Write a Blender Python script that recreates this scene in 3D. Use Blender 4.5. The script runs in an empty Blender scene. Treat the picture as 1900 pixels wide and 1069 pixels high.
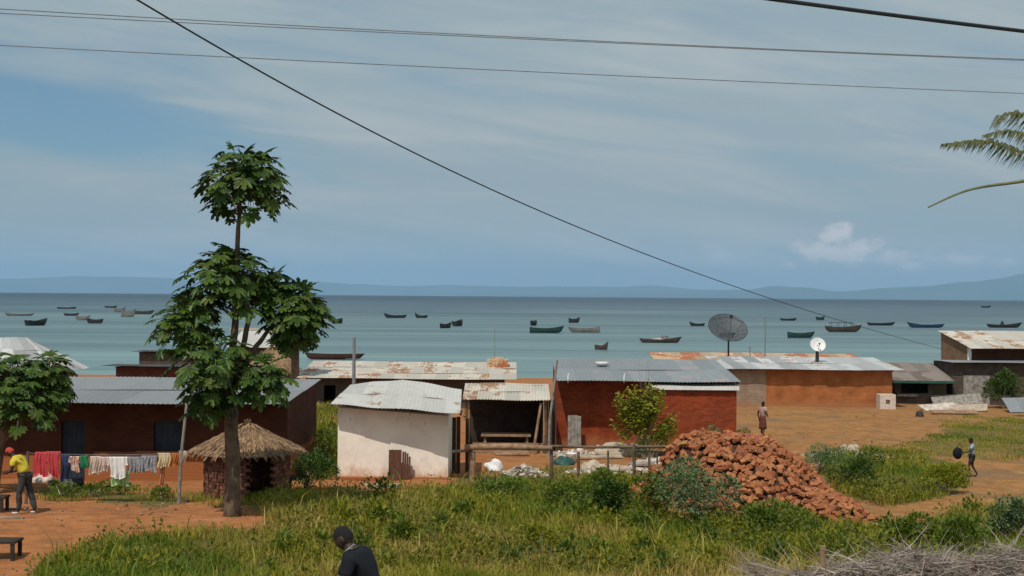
import bpy, bmesh, math, random
import numpy as np
from mathutils import Vector, Matrix, noise
random.seed(7); np.random.seed(7)
R = math.radians; PI = math.pi
sc = bpy.context.scene
C = sc.collection
F = 2400.0; CX, CY = 950.0, 534.5
CAMZ = 8.0
PITCH = 14.0/F; ROLL = math.atan(15/1900)

# ------------------------------------------------------------------ camera
CM = Matrix.Translation((0,0,CAMZ)) @ Matrix.Rotation(PI/2+PITCH,4,'X') @ Matrix.Rotation(ROLL,4,'Z')
cd = bpy.data.cameras.new('camera'); cam = bpy.data.objects.new('camera', cd); C.objects.link(cam)
cam.matrix_world = CM; cd.sensor_width = 36; cd.lens = 36*F/1900; cd.clip_end = 200000; cd.clip_start = .1
sc.camera = cam
CMI = np.array(CM.inverted())
def P(px, py, d): return CM @ Vector(((px-CX)/F*d, (CY-py)/F*d, -d))
def project(xyz):
    q = np.c_[xyz, np.ones(len(xyz))] @ CMI.T
    return CX + F*q[:,0]/-q[:,2], CY - F*q[:,1]/-q[:,2], -q[:,2]
def hor(px): return 541 + 15*px/1900

# ------------------------------------------------------------------ terrain height
YS = [-60,0,10,14,20,25,28,31,35,40,50,60,78,95,115,126,140,200,400]
ZL = [4.2,4.2,4.1,3.8,3.1,2.55,2.55,2.65,2.5,2.2,1.9,1.65,1.4,1.05,.4,0,-.8,-3,-8]
ZR = [4.2,4.2,4.1,3.8,3.1,2.5,2.3,2.25,2.2,2.1,1.9,1.7,1.4,1.05,.4,0,-.8,-3,-8]
def gzn(x, y):
    x = np.asarray(x, float); y = np.asarray(y, float)
    l = np.interp(y, YS, ZL); r = np.interp(y, YS, ZR)
    t = np.clip((x+5)/7, 0, 1); t = t*t*(3-2*t)
    b = .05*np.sin(x*.9+y*.31)*np.sin(y*.7-x*.2) + .03*np.sin(x*2.1+1)*np.sin(y*1.7+2)
    return l*(1-t)+r*t + b*np.clip((140-y)/60,0,1)
def gz(x, y): return float(gzn(x, y))
def G(px, d, up=0.0):
    py = 800.0
    for _ in range(12):
        p = P(px, py, d); dz = p.z - gz(p.x, p.y); py += dz*F/d
    p.z = gz(p.x, p.y)+up
    return p
def GP(px, py):            # ground point seen at a photo pixel
    lo, hi = 18.0, 130.0
    for _ in range(40):
        m = (lo+hi)/2; p = P(px, py, m)
        if p.z > gz(p.x, p.y): lo = m
        else: hi = m
    p.z = gz(p.x, p.y); return p

# ------------------------------------------------------------------ object helpers
def tag(o, label=None, cat=None, group=None, kind=None):
    if label: o['label'] = label
    if cat: o['category'] = cat
    if group: o['group'] = group
    if kind: o['kind'] = kind
    return o
def thing(name, label, cat, loc, rz=0, group=None):
    o = bpy.data.objects.new(name, None); C.objects.link(o); o.empty_display_size = .2
    o.location = loc; o.rotation_euler = (0,0,rz)
    return tag(o, label, cat, group)
class MB:
    def __init__(s): s.v=[]; s.f=[]; s.m=[]; s.tone=[]; s.t=.5; s.mi=0
    def add(s, vs, fs):
        b=len(s.v); s.v += [tuple(q) for q in vs]; s.tone += [s.t]*len(vs)
        for f in fs: s.f.append(tuple(b+i for i in f)); s.m.append(s.mi)
    def hexa(s, p):       # 4 bottom ccw, 4 top ccw
        s.add(p, [(3,2,1,0),(4,5,6,7),(0,1,5,4),(1,2,6,5),(2,3,7,6),(3,0,4,7)])
    def box(s, x0,x1,y0,y1,z0,z1):
        s.hexa([(x0,y0,z0),(x1,y0,z0),(x1,y1,z0),(x0,y1,z0),(x0,y0,z1),(x1,y0,z1),(x1,y1,z1),(x0,y1,z1)])
    def tube(s, pts, rad, n=6, cap=True):
        pts=[Vector(p) for p in pts]
        if not hasattr(rad,'__len__'): rad=[rad]*len(pts)
        rings=[]; up=None
        for i,p in enumerate(pts):
            t=(pts[min(i+1,len(pts)-1)]-pts[max(i-1,0)])
            if t.length<1e-9: t=Vector((0,0,1))
            t.normalize()
            if up is None: up=t.orthogonal().normalized()
            up=(up-t*up.dot(t))
            up = up.normalized() if up.length>1e-6 else t.orthogonal().normalized()
            w=t.cross(up)
            rings.append([p+(up*math.cos(2*PI*k/n)+w*math.sin(2*PI*k/n))*rad[i] for k in range(n)])
        vs=[q for r in rings for q in r]; fs=[]
        for i in range(len(pts)-1):
            for k in range(n): fs.append((i*n+k,i*n+(k+1)%n,(i+1)*n+(k+1)%n,(i+1)*n+k))
        if cap: fs.append(tuple(range(n-1,-1,-1))); fs.append(tuple((len(pts)-1)*n+k for k in range(n)))
        s.add(vs,fs)
    def lathe(s, prof, c=(0,0,0), n=16):
        vs=[]; fs=[]
        for r,z in prof:
            for k in range(n): vs.append((c[0]+r*math.cos(2*PI*k/n),c[1]+r*math.sin(2*PI*k/n),c[2]+z))
        for i in range(len(prof)-1):
            for k in range(n): fs.append((i*n+k,i*n+(k+1)%n,(i+1)*n+(k+1)%n,(i+1)*n+k))
        fs.append(tuple(range(n-1,-1,-1))); fs.append(tuple((len(prof)-1)*n+k for k in range(n)))
        s.add(vs,fs)
    def mesh(s, name, mats, smooth=False):
        me=bpy.data.meshes.new(name); me.from_pydata(s.v,[],s.f)
        for m in (mats if isinstance(mats,(list,tuple)) else [mats]): me.materials.append(m)
        if any(s.m): me.polygons.foreach_set('material_index', s.m)
        if smooth: me.polygons.foreach_set('use_smooth',[True]*len(me.polygons))
        a=me.attributes.new('tone','FLOAT','POINT'); a.data.foreach_set('value', s.tone)
        me.update(); return me
    def build(s, name, mats, parent=None, loc=None, smooth=False):
        o=bpy.data.objects.new(name, s.mesh(name,mats,smooth)); C.objects.link(o)
        if parent:
            o.parent=parent
        if loc is not None: o.location=loc
        return o
def rel(mb, root):       # world-built mesh into the frame of its thing (no rotation)
    l=root.location; mb.v=[(a-l.x,b-l.y,c-l.z) for a,b,c in mb.v]; return mb
def solid(mb, name, mat, label=None, cat=None, group=None, kind=None, smooth=False):   # one-mesh thing, origin at its base centre
    a=np.array(mb.v); o=((a[:,0].min()+a[:,0].max())/2,(a[:,1].min()+a[:,1].max())/2,a[:,2].min())
    mb.v=[(p[0]-o[0],p[1]-o[1],p[2]-o[2]) for p in mb.v]
    return tag(mb.build(name,mat,None,o,smooth),label,cat,group,kind)
def part(mb, name, mat, root, smooth=False): return rel(mb,root).build(name,mat,root,None,smooth)

# ------------------------------------------------------------------ materials
def nn(nt,t,**k):
    n=nt.nodes.new(t)
    for a,b in k.items(): setattr(n,a,b)
    return n
def newmat(name):
    m=bpy.data.materials.new(name); m.use_nodes=True; nt=m.node_tree
    b=nt.nodes['Principled BSDF']; return m,nt,b,nt.links.new
def rgb(c): return (c[0],c[1],c[2],1)
def mixc(nt,fac,a,b,mode='MIX'):
    n=nn(nt,'ShaderNodeMix',data_type='RGBA',blend_type=mode); L=nt.links.new
    for s,v in ((n.inputs[0],fac),(n.inputs[6],a),(n.inputs[7],b)):
        if hasattr(v,'is_output') : L(v,s)
        elif hasattr(v,'__len__'): s.default_value=rgb(v)
        else: s.default_value=v
    return n.outputs[2]
def math_(nt,op,a,b=None,c=None,clamp=False):
    n=nn(nt,'ShaderNodeMath',operation=op,use_clamp=clamp)
    for i,v in enumerate((a,b,c)):
        if v is None: continue
        if hasattr(v,'is_output'): nt.links.new(v,n.inputs[i])
        else: n.inputs[i].default_value=v
    return n.outputs[0]
def ramp(nt,v,lo,hi,a=0.0,b=1.0):
    n=nn(nt,'ShaderNodeMapRange',interpolation_type='SMOOTHSTEP'); nt.links.new(v,n.inputs[0])
    for i,x in enumerate((lo,hi,a,b)): n.inputs[1+i].default_value=x
    return n.outputs[0]
def noise_(nt,scale,detail=4,coord='Object',vec=None,rough=.55,dist=0,stretch=None):
    if vec is None:
        tc=nn(nt,'ShaderNodeTexCoord') if coord!='Position' else nn(nt,'ShaderNodeNewGeometry')
        vec=tc.outputs[coord]
    if stretch:
        mp=nn(nt,'ShaderNodeMapping'); mp.inputs['Scale'].default_value=stretch; nt.links.new(vec,mp.inputs[0]); vec=mp.outputs[0]
    n=nn(nt,'ShaderNodeTexNoise'); n.inputs['Scale'].default_value=scale; n.inputs['Detail'].default_value=detail
    n.inputs['Roughness'].default_value=rough; n.inputs['Distortion'].default_value=dist
    nt.links.new(vec,n.inputs['Vector']); return n.outputs['Fac']
def bump(nt,b,h,strength=.4,dist=.02):
    n=nn(nt,'ShaderNodeBump'); n.inputs['Strength'].default_value=strength; n.inputs['Distance'].default_value=dist
    nt.links.new(h,n.inputs['Height']); nt.links.new(n.outputs[0],b.inputs['Normal'])
def plain(name,col,col2=None,scale=6,rough=.8,bmp=.3,spec=.3,metal=0,coord='Object',fine=40,isl=0):
    m,nt,b,L=newmat(name)
    col2=col2 or tuple(c*.62 for c in col)
    c=mixc(nt,ramp(nt,noise_(nt,scale,5,coord),.35,.68),col,col2)
    f=noise_(nt,fine,3,coord)
    c=mixc(nt,1.0,c,mixc(nt,f,(.72,.72,.72),(1.25,1.25,1.25)),'MULTIPLY')
    if isl:
        g=nn(nt,'ShaderNodeNewGeometry')
        k=math_(nt,'MULTIPLY_ADD',g.outputs['Random Per Island'],2*isl,1-isl)
        v=nn(nt,'ShaderNodeCombineXYZ')
        for i in range(3): L(k,v.inputs[i])
        c=mixc(nt,1.0,c,v.outputs[0],'MULTIPLY')
    L(c,b.inputs['Base Color']); b.inputs['Roughness'].default_value=rough; b.inputs['Specular IOR Level'].default_value=spec
    b.inputs['Metallic'].default_value=metal
    if bmp: bump(nt,b,f,bmp)
    return m
def leafmat(name,a,bb,rough=.5,trans=.35,c3=None):
    m,nt,b,L=newmat(name)
    g=nn(nt,'ShaderNodeNewGeometry')
    c=mixc(nt,g.outputs['Random Per Island'],a,bb)
    if c3: c=mixc(nt,ramp(nt,noise_(nt,1.3,2),.5,.7),c,c3)
    L(c,b.inputs['Base Color']); b.inputs['Roughness'].default_value=rough; b.inputs['Specular IOR Level'].default_value=.18
    t=nn(nt,'ShaderNodeBsdfTranslucent'); L(mixc(nt,1.0,c,(1.0,1.1,.45),'MULTIPLY'),t.inputs[0])
    x=nn(nt,'ShaderNodeMixShader'); x.inputs[0].default_value=trans
    L(b.outputs[0],x.inputs[1]); L(t.outputs[0],x.inputs[2]); L(x.outputs[0],nt.nodes['Material Output'].inputs[0])
    return m
def brickmat(name,c1,c2,mortar,bw=.24,bh=.1,mort=.012,dirt_or_lit_band=None,plaster=None,dh=(-.25,.25,.8)):
    m,nt,b,L=newmat(name)
    tc=nn(nt,'ShaderNodeTexCoord'); sp=nn(nt,'ShaderNodeSeparateXYZ'); L(tc.outputs['Object'],sp.inputs[0])
    cb=nn(nt,'ShaderNodeCombineXYZ'); L(math_(nt,'ADD',sp.outputs[0],sp.outputs[1]),cb.inputs[0]); L(sp.outputs[2],cb.inputs[1])
    br=nn(nt,'ShaderNodeTexBrick'); L(cb.outputs[0],br.inputs[0])
    br.inputs['Color1'].default_value=rgb(c1); br.inputs['Color2'].default_value=rgb(c2); br.inputs['Mortar'].default_value=rgb(mortar)
    br.inputs['Scale'].default_value=1; br.inputs['Brick Width'].default_value=bw; br.inputs['Row Height'].default_value=bh
    br.inputs['Mortar Size'].default_value=mort; br.inputs['Mortar Smooth'].default_value=.3
    c=mixc(nt,1.0,br.outputs[0],mixc(nt,noise_(nt,1.6,5),(.45,.42,.42),(1.5,1.5,1.45)),'MULTIPLY')
    if plaster: c=mixc(nt,ramp(nt,noise_(nt,.9,5,rough=.65),.48,.56),c,plaster)
    if dirt_or_lit_band:
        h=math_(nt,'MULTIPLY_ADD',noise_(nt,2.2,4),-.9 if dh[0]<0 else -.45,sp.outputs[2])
        c=mixc(nt,ramp(nt,h,dh[0],dh[1],dh[2],0),c,dirt_or_lit_band)
    L(c,b.inputs['Base Color']); b.inputs['Roughness'].default_value=.92; b.inputs['Specular IOR Level'].default_value=.15
    bump(nt,b,math_(nt,'ADD',math_(nt,'MULTIPLY',br.outputs['Fac'],-1),noise_(nt,30,3)),.5,.02)
    return m
def roofmat(name,col,rust,amount=.5,metal=.25,rough=.5,var=.35):
    m,nt,b,L=newmat(name)
    at=nn(nt,'ShaderNodeAttribute',attribute_name='tone')
    n1=noise_(nt,.8,6,rough=.6); n2=noise_(nt,5,5,stretch=(1,.35,1))
    k=math_(nt,'ADD',math_(nt,'MULTIPLY',n1,.6),math_(nt,'MULTIPLY',n2,.4))
    k=math_(nt,'ADD',k,math_(nt,'MULTIPLY_ADD',at.outputs['Fac'],.24,-.12))
    v=math_(nt,'MULTIPLY_ADD',at.outputs['Fac'],2*var,1-var); cv=nn(nt,'ShaderNodeCombineXYZ')
    for i in range(3): L(v,cv.inputs[i])
    base=mixc(nt,1.0,mixc(nt,n2,tuple(c*.8 for c in col),tuple(c*1.15 for c in col)),cv.outputs[0],'MULTIPLY')
    c=mixc(nt,ramp(nt,k,.66-.3*amount,.76-.3*amount),base,rust)
    L(c,b.inputs['Base Color']); b.inputs['Roughness'].default_value=rough; b.inputs['Metallic'].default_value=metal
    bump(nt,b,n2,.25,.01)
    return m

M={}
M['wood']=plain('weathered_wood',(.16,.11,.075),(.07,.045,.03),4,.85,.4)
M['greywood']=plain('grey_wood',(.30,.27,.23),(.15,.13,.11),5,.85,.4)
M['darkwood']=plain('dark_wood',(.045,.03,.022),(.022,.016,.012),4,.85,.4)
M['log']=plain('log_wood',(.34,.21,.12),(.2,.11,.06),5,.85,.4)
M['brick_house']=brickmat('house_brick',(.085,.030,.017),(.065,.023,.014),(.055,.026,.017),dirt_or_lit_band=(.33,.115,.04),dh=(.62,.80,.95))  # orange low band paints in the sunlit strip under the eave shadow
M['red_brick']=brickmat('red_brick',(.29,.052,.016),(.18,.032,.012),(.215,.062,.030),bh=.085,bw=.22,mort=.010,dirt_or_lit_band=(.33,.12,.05))
M['orange_plaster']=brickmat('orange_plaster',(.36,.13,.045),(.31,.105,.037),(.33,.12,.045),bh=.22,bw=.42,mort=.006,dirt_or_lit_band=(.33,.15,.07))
M['block']=brickmat('cement_block',(.30,.21,.15),(.26,.18,.13),(.24,.17,.13),bh=.2,bw=.4,dirt_or_lit_band=(.33,.16,.08))
M['house_dark']=brickmat('dark_red_wall',(.12,.04,.025),(.09,.03,.02),(.08,.035,.022))
M['roof_dark']=roofmat('dark_tin',(.05,.05,.052),(.07,.04,.03),.3,var=.2,metal=0,rough=.9)
M['brown_plaster']=brickmat('brown_plaster',(.27,.17,.10),(.24,.15,.085),(.24,.15,.09),bh=.2,bw=.4,mort=.004)
M['dark_wall']=brickmat('dark_wall',(.10,.075,.06),(.07,.055,.045),(.07,.055,.045),bh=.2,bw=.4,mort=.004)
M['whitewash']=None
M['roof_grey']=roofmat('grey_tin',(.225,.23,.23),(.26,.20,.17),.08,var=.14,metal=.15)
M['roof_blue']=roofmat('bluish_tin',(.225,.24,.245),(.34,.27,.25),.25,var=.12,metal=.15)
M['roof_pale']=roofmat('pale_tin',(.50,.475,.43),(.33,.21,.14),.12,var=.12,metal=.1)
M['roof_rust']=roofmat('rusted_tin',(.50,.45,.38),(.29,.16,.085),.46,var=.22,metal=.05,rough=.75)
M['roof_red']=roofmat('red_rust_tin',(.52,.36,.22),(.34,.11,.04),.62,var=.4,metal=0,rough=.85)
M['roof_mix']=roofmat('patched_tin',(.42,.42,.41),(.33,.22,.15),.3,var=.4,metal=.1)
M['roof_brown']=roofmat('brown_tin',(.20,.165,.14),(.13,.09,.065),.5,var=.25,metal=0,rough=.9)
M['thatch']=plain('straw_thatch',(.25,.155,.085),(.13,.078,.04),7,.9,.4,isl=.35)
M['bark']=plain('papaya_bark',(.16,.105,.068),(.08,.052,.034),5,.85,.5)
M['stalk']=plain('green_stalk',(.13,.15,.06),(.08,.10,.03),6,.6,.1)
M['papaya']=leafmat('papaya_leaf',(.014,.038,.006),(.07,.12,.014),.42,.12,c3=(.08,.105,.016))
M['bush_dark']=leafmat('bush_leaf_dark',(.035,.072,.012),(.075,.12,.02),.5,.25)
M['bush_grey']=leafmat('bush_leaf_grey',(.085,.14,.06),(.14,.19,.085),.6,.2)
M['bush_green']=leafmat('bush_leaf_green',(.075,.125,.014),(.14,.18,.022),.5,.3)
M['bush_yellow']=leafmat('bush_leaf_yellow',(.17,.19,.015),(.27,.26,.025),.5,.35)
M['palm']=leafmat('palm_leaflet',(.085,.10,.035),(.17,.16,.07),.5,.25)
M['palmrib']=plain('palm_rib',(.16,.16,.07),(.1,.1,.05),6,.6,.1)
M['twig']=plain('dry_twig',(.34,.28,.23),(.17,.13,.11),3,.9,.2,isl=.45)
M['wire']=plain('black_cable',(.025,.027,.03),(.018,.018,.02),4,.6,0)
M['wiregrey']=plain('grey_cable',(.20,.21,.215),(.16,.17,.175),4,.6,0)
M['brickpiece']=None
M['paint_white']=plain('white_paint',(.72,.71,.68),(.62,.59,.55),5,.6,.1)
M['metal_dark']=plain('dark_metal',(.05,.05,.055),(.035,.035,.04),5,.5,.1,metal=.3)
M['doorblue']=plain('blue_black_door',(.022,.035,.05),(.015,.022,.03),5,.7,.1)
M['rustsheet']=plain('rusty_sheet',(.12,.045,.025),(.07,.03,.02),8,.8,.2)
M['stone']=plain('pale_stone',(.45,.36,.27),(.28,.21,.15),6,.9,.5)
M['darkstone']=plain('dark_stone',(.06,.045,.035),(.04,.03,.025),6,.9,.5)
M['plastic']=plain('white_plastic',(.72,.71,.69),(.6,.58,.55),9,.5,.3)
M['rubble']=plain('pale_rubble',(.54,.47,.39),(.33,.26,.20),3,.9,.4,isl=.45)
M['sand']=plain('pale_sand_heap',(.46,.38,.28),(.33,.25,.17),4,.95,.5)
M['greentarp']=plain('green_tarp',(.03,.10,.075),(.02,.055,.045),6,.6,.3)
M['skin']=plain('dark_skin',(.052,.03,.02),(.042,.024,.016),6,.5,.05)
M['hair']=plain('black_hair',(.012,.010,.009),(.009,.008,.007),20,.9,.2)
M['navy']=plain('navy_cloth',(.006,.007,.012),(.004,.005,.008),8,.85,.2)
M['yellow']=plain('yellow_cloth',(.60,.48,.045),(.50,.38,.035),6,.85,.2)
M['redcap']=plain('red_cap',(.45,.05,.03),(.38,.04,.025),6,.8,.1)
M['trouser']=plain('charcoal_cloth',(.05,.048,.045),(.035,.033,.032),6,.9,.2)
M['pinkcloth']=plain('faded_pink_cloth',(.42,.27,.22),(.30,.17,.14),5,.9,.2)
M['maroon']=plain('maroon_cloth',(.14,.04,.03),(.10,.03,.025),6,.9,.2)
M['bluecloth']=plain('pale_blue_cloth',(.26,.33,.37),(.20,.25,.28),6,.9,.2)
M['darkcloth']=plain('dark_shorts',(.04,.028,.03),(.03,.02,.022),6,.9,.2)
def clothmat(n,a,b=None,s=9): return plain(n,a,b or tuple(x*.8 for x in a),s,.9,.15)
M['c_red']=clothmat('red_wash',(.50,.06,.07),(.40,.04,.04),5)
M['c_navy']=clothmat('navy_wash',(.03,.05,.12))
M['c_patch']=clothmat('white_red_wash',(.62,.55,.45),(.42,.10,.05),9)
M['c_green']=clothmat('green_wash',(.03,.22,.10))
M['c_palepink']=clothmat('pale_wash',(.62,.50,.42),(.50,.38,.32),7)
M['c_white']=clothmat('white_wash',(.72,.70,.66),(.62,.58,.54),7)
M['c_mint']=clothmat('mint_wash',(.36,.52,.22),(.30,.42,.17))
M['c_grey']=clothmat('grey_wash',(.33,.32,.33),(.16,.16,.18),14)
M['c_cream']=clothmat('cream_wash',(.66,.54,.34))
M['c_peach']=clothmat('peach_wash',(.62,.30,.15))
M['c_orange']=clothmat('orange_wash',(.48,.17,.045),(.40,.14,.04))
def boatmat(n,a): return plain(n,a,tuple(x*.6 for x in a),1.5,.8,.2)
M['b_dark']=boatmat('dark_boat',(.035,.035,.036)); M['b_brown']=boatmat('brown_boat',(.075,.052,.04))
M['b_grey']=boatmat('grey_boat',(.22,.20,.18)); M['b_green']=boatmat('green_boat',(.02,.055,.05))
M['b_blue']=boatmat('blue_boat',(.03,.055,.11)); M['b_red']=boatmat('redbrown_boat',(.07,.028,.02))
M['b_in']=boatmat('boat_inside',(.16,.13,.10)); M['b_pale']=boatmat('pale_boat_cover',(.45,.38,.33))

def whitewash():
    m,nt,b,L=newmat('whitewashed_plaster')
    tc=nn(nt,'ShaderNodeTexCoord'); sp=nn(nt,'ShaderNodeSeparateXYZ'); L(tc.outputs['Object'],sp.inputs[0])
    c=mixc(nt,ramp(nt,noise_(nt,1.5,6,rough=.65),.35,.7),(.84,.75,.64),(.74,.64,.53))
    h=math_(nt,'MULTIPLY_ADD',noise_(nt,2.6,6,rough=.65,stretch=(1,1,.7)),-1.3,sp.outputs[2])
    c=mixc(nt,ramp(nt,h,-.65,-.02,.9,0),c,(.46,.22,.10))
    s=noise_(nt,4.5,5,rough=.7,stretch=(1.2,1,.35))
    c=mixc(nt,ramp(nt,s,.60,.72,0,.6),c,(.32,.22,.15))
    v2=nn(nt,'ShaderNodeTexVoronoi',feature='DISTANCE_TO_EDGE'); v2.inputs['Scale'].default_value=.9; dm=nn(nt,'ShaderNodeMixRGB'); dm.inputs[0].default_value=.12; L(tc.outputs['Object'],dm.inputs[1]); nz_=nn(nt,'ShaderNodeTexNoise'); nz_.inputs['Scale'].default_value=3; L(tc.outputs['Object'],nz_.inputs['Vector']); L(nz_.outputs['Color'],dm.inputs[2]); L(dm.outputs[0],v2.inputs['Vector'])
    c=mixc(nt,ramp(nt,v2.outputs['Distance'],.003,.010,.13,0),c,(.30,.22,.16))
    L(c,b.inputs['Base Color']); b.inputs['Roughness'].default_value=.9; bump(nt,b,noise_(nt,14,4),.3,.02); return m
M['whitewash']=whitewash()
def brickpiece():
    m,nt,b,L=newmat('loose_brick')
    g=nn(nt,'ShaderNodeNewGeometry'); oi=nn(nt,'ShaderNodeObjectInfo')
    k=math_(nt,'FRACT',math_(nt,'ADD',g.outputs['Random Per Island'],oi.outputs['Random']))
    c=mixc(nt,k,(.28,.078,.026),(.37,.155,.058))
    c=mixc(nt,ramp(nt,math_(nt,'FRACT',math_(nt,'MULTIPLY',k,7.3)),.75,1,0,.8),c,(.20,.065,.04))
    c=mixc(nt,1.0,c,mixc(nt,noise_(nt,14,4),(.65,.65,.65),(1.3,1.3,1.3)),'MULTIPLY')
    L(c,b.inputs['Base Color']); b.inputs['Roughness'].default_value=.95; bump(nt,b,noise_(nt,30,3),.5,.01); return m
M['brickpiece']=brickpiece()

# ------------------------------------------------------------------ zones (map drawn over the photo, then used as a ground map)
def inpoly(px,py,poly):
    x=np.asarray(px); y=np.asarray(py); r=np.zeros(x.shape,bool); n=len(poly)
    for i in range(n):
        x1,y1=poly[i]; x2,y2=poly[(i+1)%n]
        c=((y1>y)!=(y2>y)) & (x < (x2-x1)*(y-y1)/((y2-y1) if y2!=y1 else 1e-9)+x1); r^=c
    return r
ZF=[(40,1400),(60,1069),(130,1038),(215,1003),(340,990),(480,990),(505,975),(470,955),(500,925),(560,918),(625,913),(760,915),(840,910),(900,905),(1240,893),(1200,925),(1185,950),(1260,962),(1420,958),(1540,982),(1640,985),(1700,975),(1790,955),(1950,930),(2400,930),(2400,1400)]
ZB=[(1520,848),(1600,838),(1700,842),(1760,870),(1800,905),(1740,925),(1660,945),(1580,930),(1530,890)]
ZH=[(535,752),(632,750),(632,892),(575,893),(548,862),(540,820)]
ZW=[(66,912),(120,906),(200,906),(330,916),(420,915),(560,915),(560,935),(330,938),(200,934),(70,925)]
ZS=[(1735,778),(2300,765),(2300,850),(1700,850),(1640,840),(1760,800)]
ZM=[(850,895),(900,872),(1230,868),(1230,890),(850,905)]
def zones(px,py):
    return [inpoly(px,py,z) for z in (ZF,ZB,ZH,ZW,ZS,ZM)]

# ------------------------------------------------------------------ ground
def axis(lo,hi,fine0,fine1,step,coarse):
    a=list(np.arange(fine0,fine1+1e-6,step)); x=fine0; s=step
    while x>lo: s=min(s*1.35,coarse); x-=s; a.insert(0,x)
    x=fine1; s=step
    while x<hi: s=min(s*1.35,coarse); x+=s; a.append(x)
    return np.array(a)
gx=axis(-400,400,-17,34,.22,25); gy=axis(-60,190,24,62,.22,6)
X,Y=np.meshgrid(gx,gy); Zg=gzn(X,Y)
pts=np.c_[X.ravel(),Y.ravel(),Zg.ravel()]
ok=pts[:,1]>5
px_,py_,_=project(np.where(ok[:,None],pts,[0,50,0])); px_=np.where(ok,px_,-9e3)
jx=px_+18*np.sin(pts[:,1]*1.3+pts[:,0]*.7)+10*np.sin(pts[:,0]*2.9+1); jy=py_+7*np.sin(pts[:,0]*1.6+pts[:,1]*.4)+5*np.sin(pts[:,0]*3.7)
zz=zones(jx,jy)
gm=np.zeros(len(pts))
for z,w in zip(zz,(1,.9,.9,.75,.6,.7)): gm=np.maximum(gm,z*w)
gm[pts[:,1]<22]=.8
gm=gm.reshape(X.shape)
for _ in range(3):
    gm[1:-1,1:-1]=(gm[1:-1,1:-1]*2+gm[:-2,1:-1]+gm[2:,1:-1]+gm[1:-1,:-2]+gm[1:-1,2:])/6
gm=gm.ravel()
tan=np.clip((px_-850)/450,0,1)*np.clip((1100-py_)/150,0,1)
nx,ny=len(gx),len(gy)
idx=np.arange(nx*ny).reshape(ny,nx)
quads=np.stack([idx[:-1,:-1],idx[:-1,1:],idx[1:,1:],idx[1:,:-1]],-1).reshape(-1,4)
me=bpy.data.meshes.new('ground'); me.from_pydata(pts.tolist(),[],quads.tolist())
for n,v in (('grassy',gm),('tan',tan)):
    a=me.attributes.new(n,'FLOAT','POINT'); a.data.foreach_set('value',v.astype(np.float32))
me.polygons.foreach_set('use_smooth',[True]*len(me.polygons))
def groundmat():
    m,nt,b,L=newmat('laterite_earth')
    A=nn(nt,'ShaderNodeAttribute',attribute_name='grassy').outputs['Fac']; T=nn(nt,'ShaderNodeAttribute',attribute_name='tan').outputs['Fac']
    n1=noise_(nt,.35,6,rough=.65); n2=noise_(nt,2.2,5,rough=.65); n3=noise_(nt,12,4)
    red=mixc(nt,ramp(nt,n2,.35,.68),(.37,.15,.056),(.27,.105,.04))
    ta=mixc(nt,ramp(nt,n2,.35,.68),(.33,.165,.060),(.24,.112,.038))
    ta=mixc(nt,ramp(nt,n1,.5,.66),ta,(.20,.12,.06))
    c=mixc(nt,T,red,ta)
    c=mixc(nt,ramp(nt,noise_(nt,.9,5,rough=.7),.54,.64,0,.6),c,(.17,.085,.04))
    c=mixc(nt,ramp(nt,noise_(nt,1.1,5,stretch=(.3,1.6,1),rough=.65),.55,.68,0,.55),c,(.20,.10,.05))
    c=mixc(nt,ramp(nt,noise_(nt,.7,6,stretch=(.5,1.2,1),rough=.7),.60,.72,0,.6),c,(.42,.24,.13))
    c=mixc(nt,ramp(nt,math_(nt,'ADD',A,math_(nt,'MULTIPLY_ADD',n2,.8,-.4)),.3,.7),c,mixc(nt,n3,(.10,.09,.025),(.15,.11,.04)))
    c=mixc(nt,1.0,c,mixc(nt,n3,(.75,.75,.75),(1.25,1.25,1.25)),'MULTIPLY')
    L(c,b.inputs['Base Color']); b.inputs['Roughness'].default_value=.95; b.inputs['Specular IOR Level'].default_value=.1
    bump(nt,b,math_(nt,'ADD',n3,math_(nt,'MULTIPLY',n2,2)),.6,.05); return m
me.materials.append(groundmat())
o=bpy.data.objects.new('ground',me); C.objects.link(o); tag(o,'red and tan earth ground sloping down to the lake','ground',kind='structure')

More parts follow.
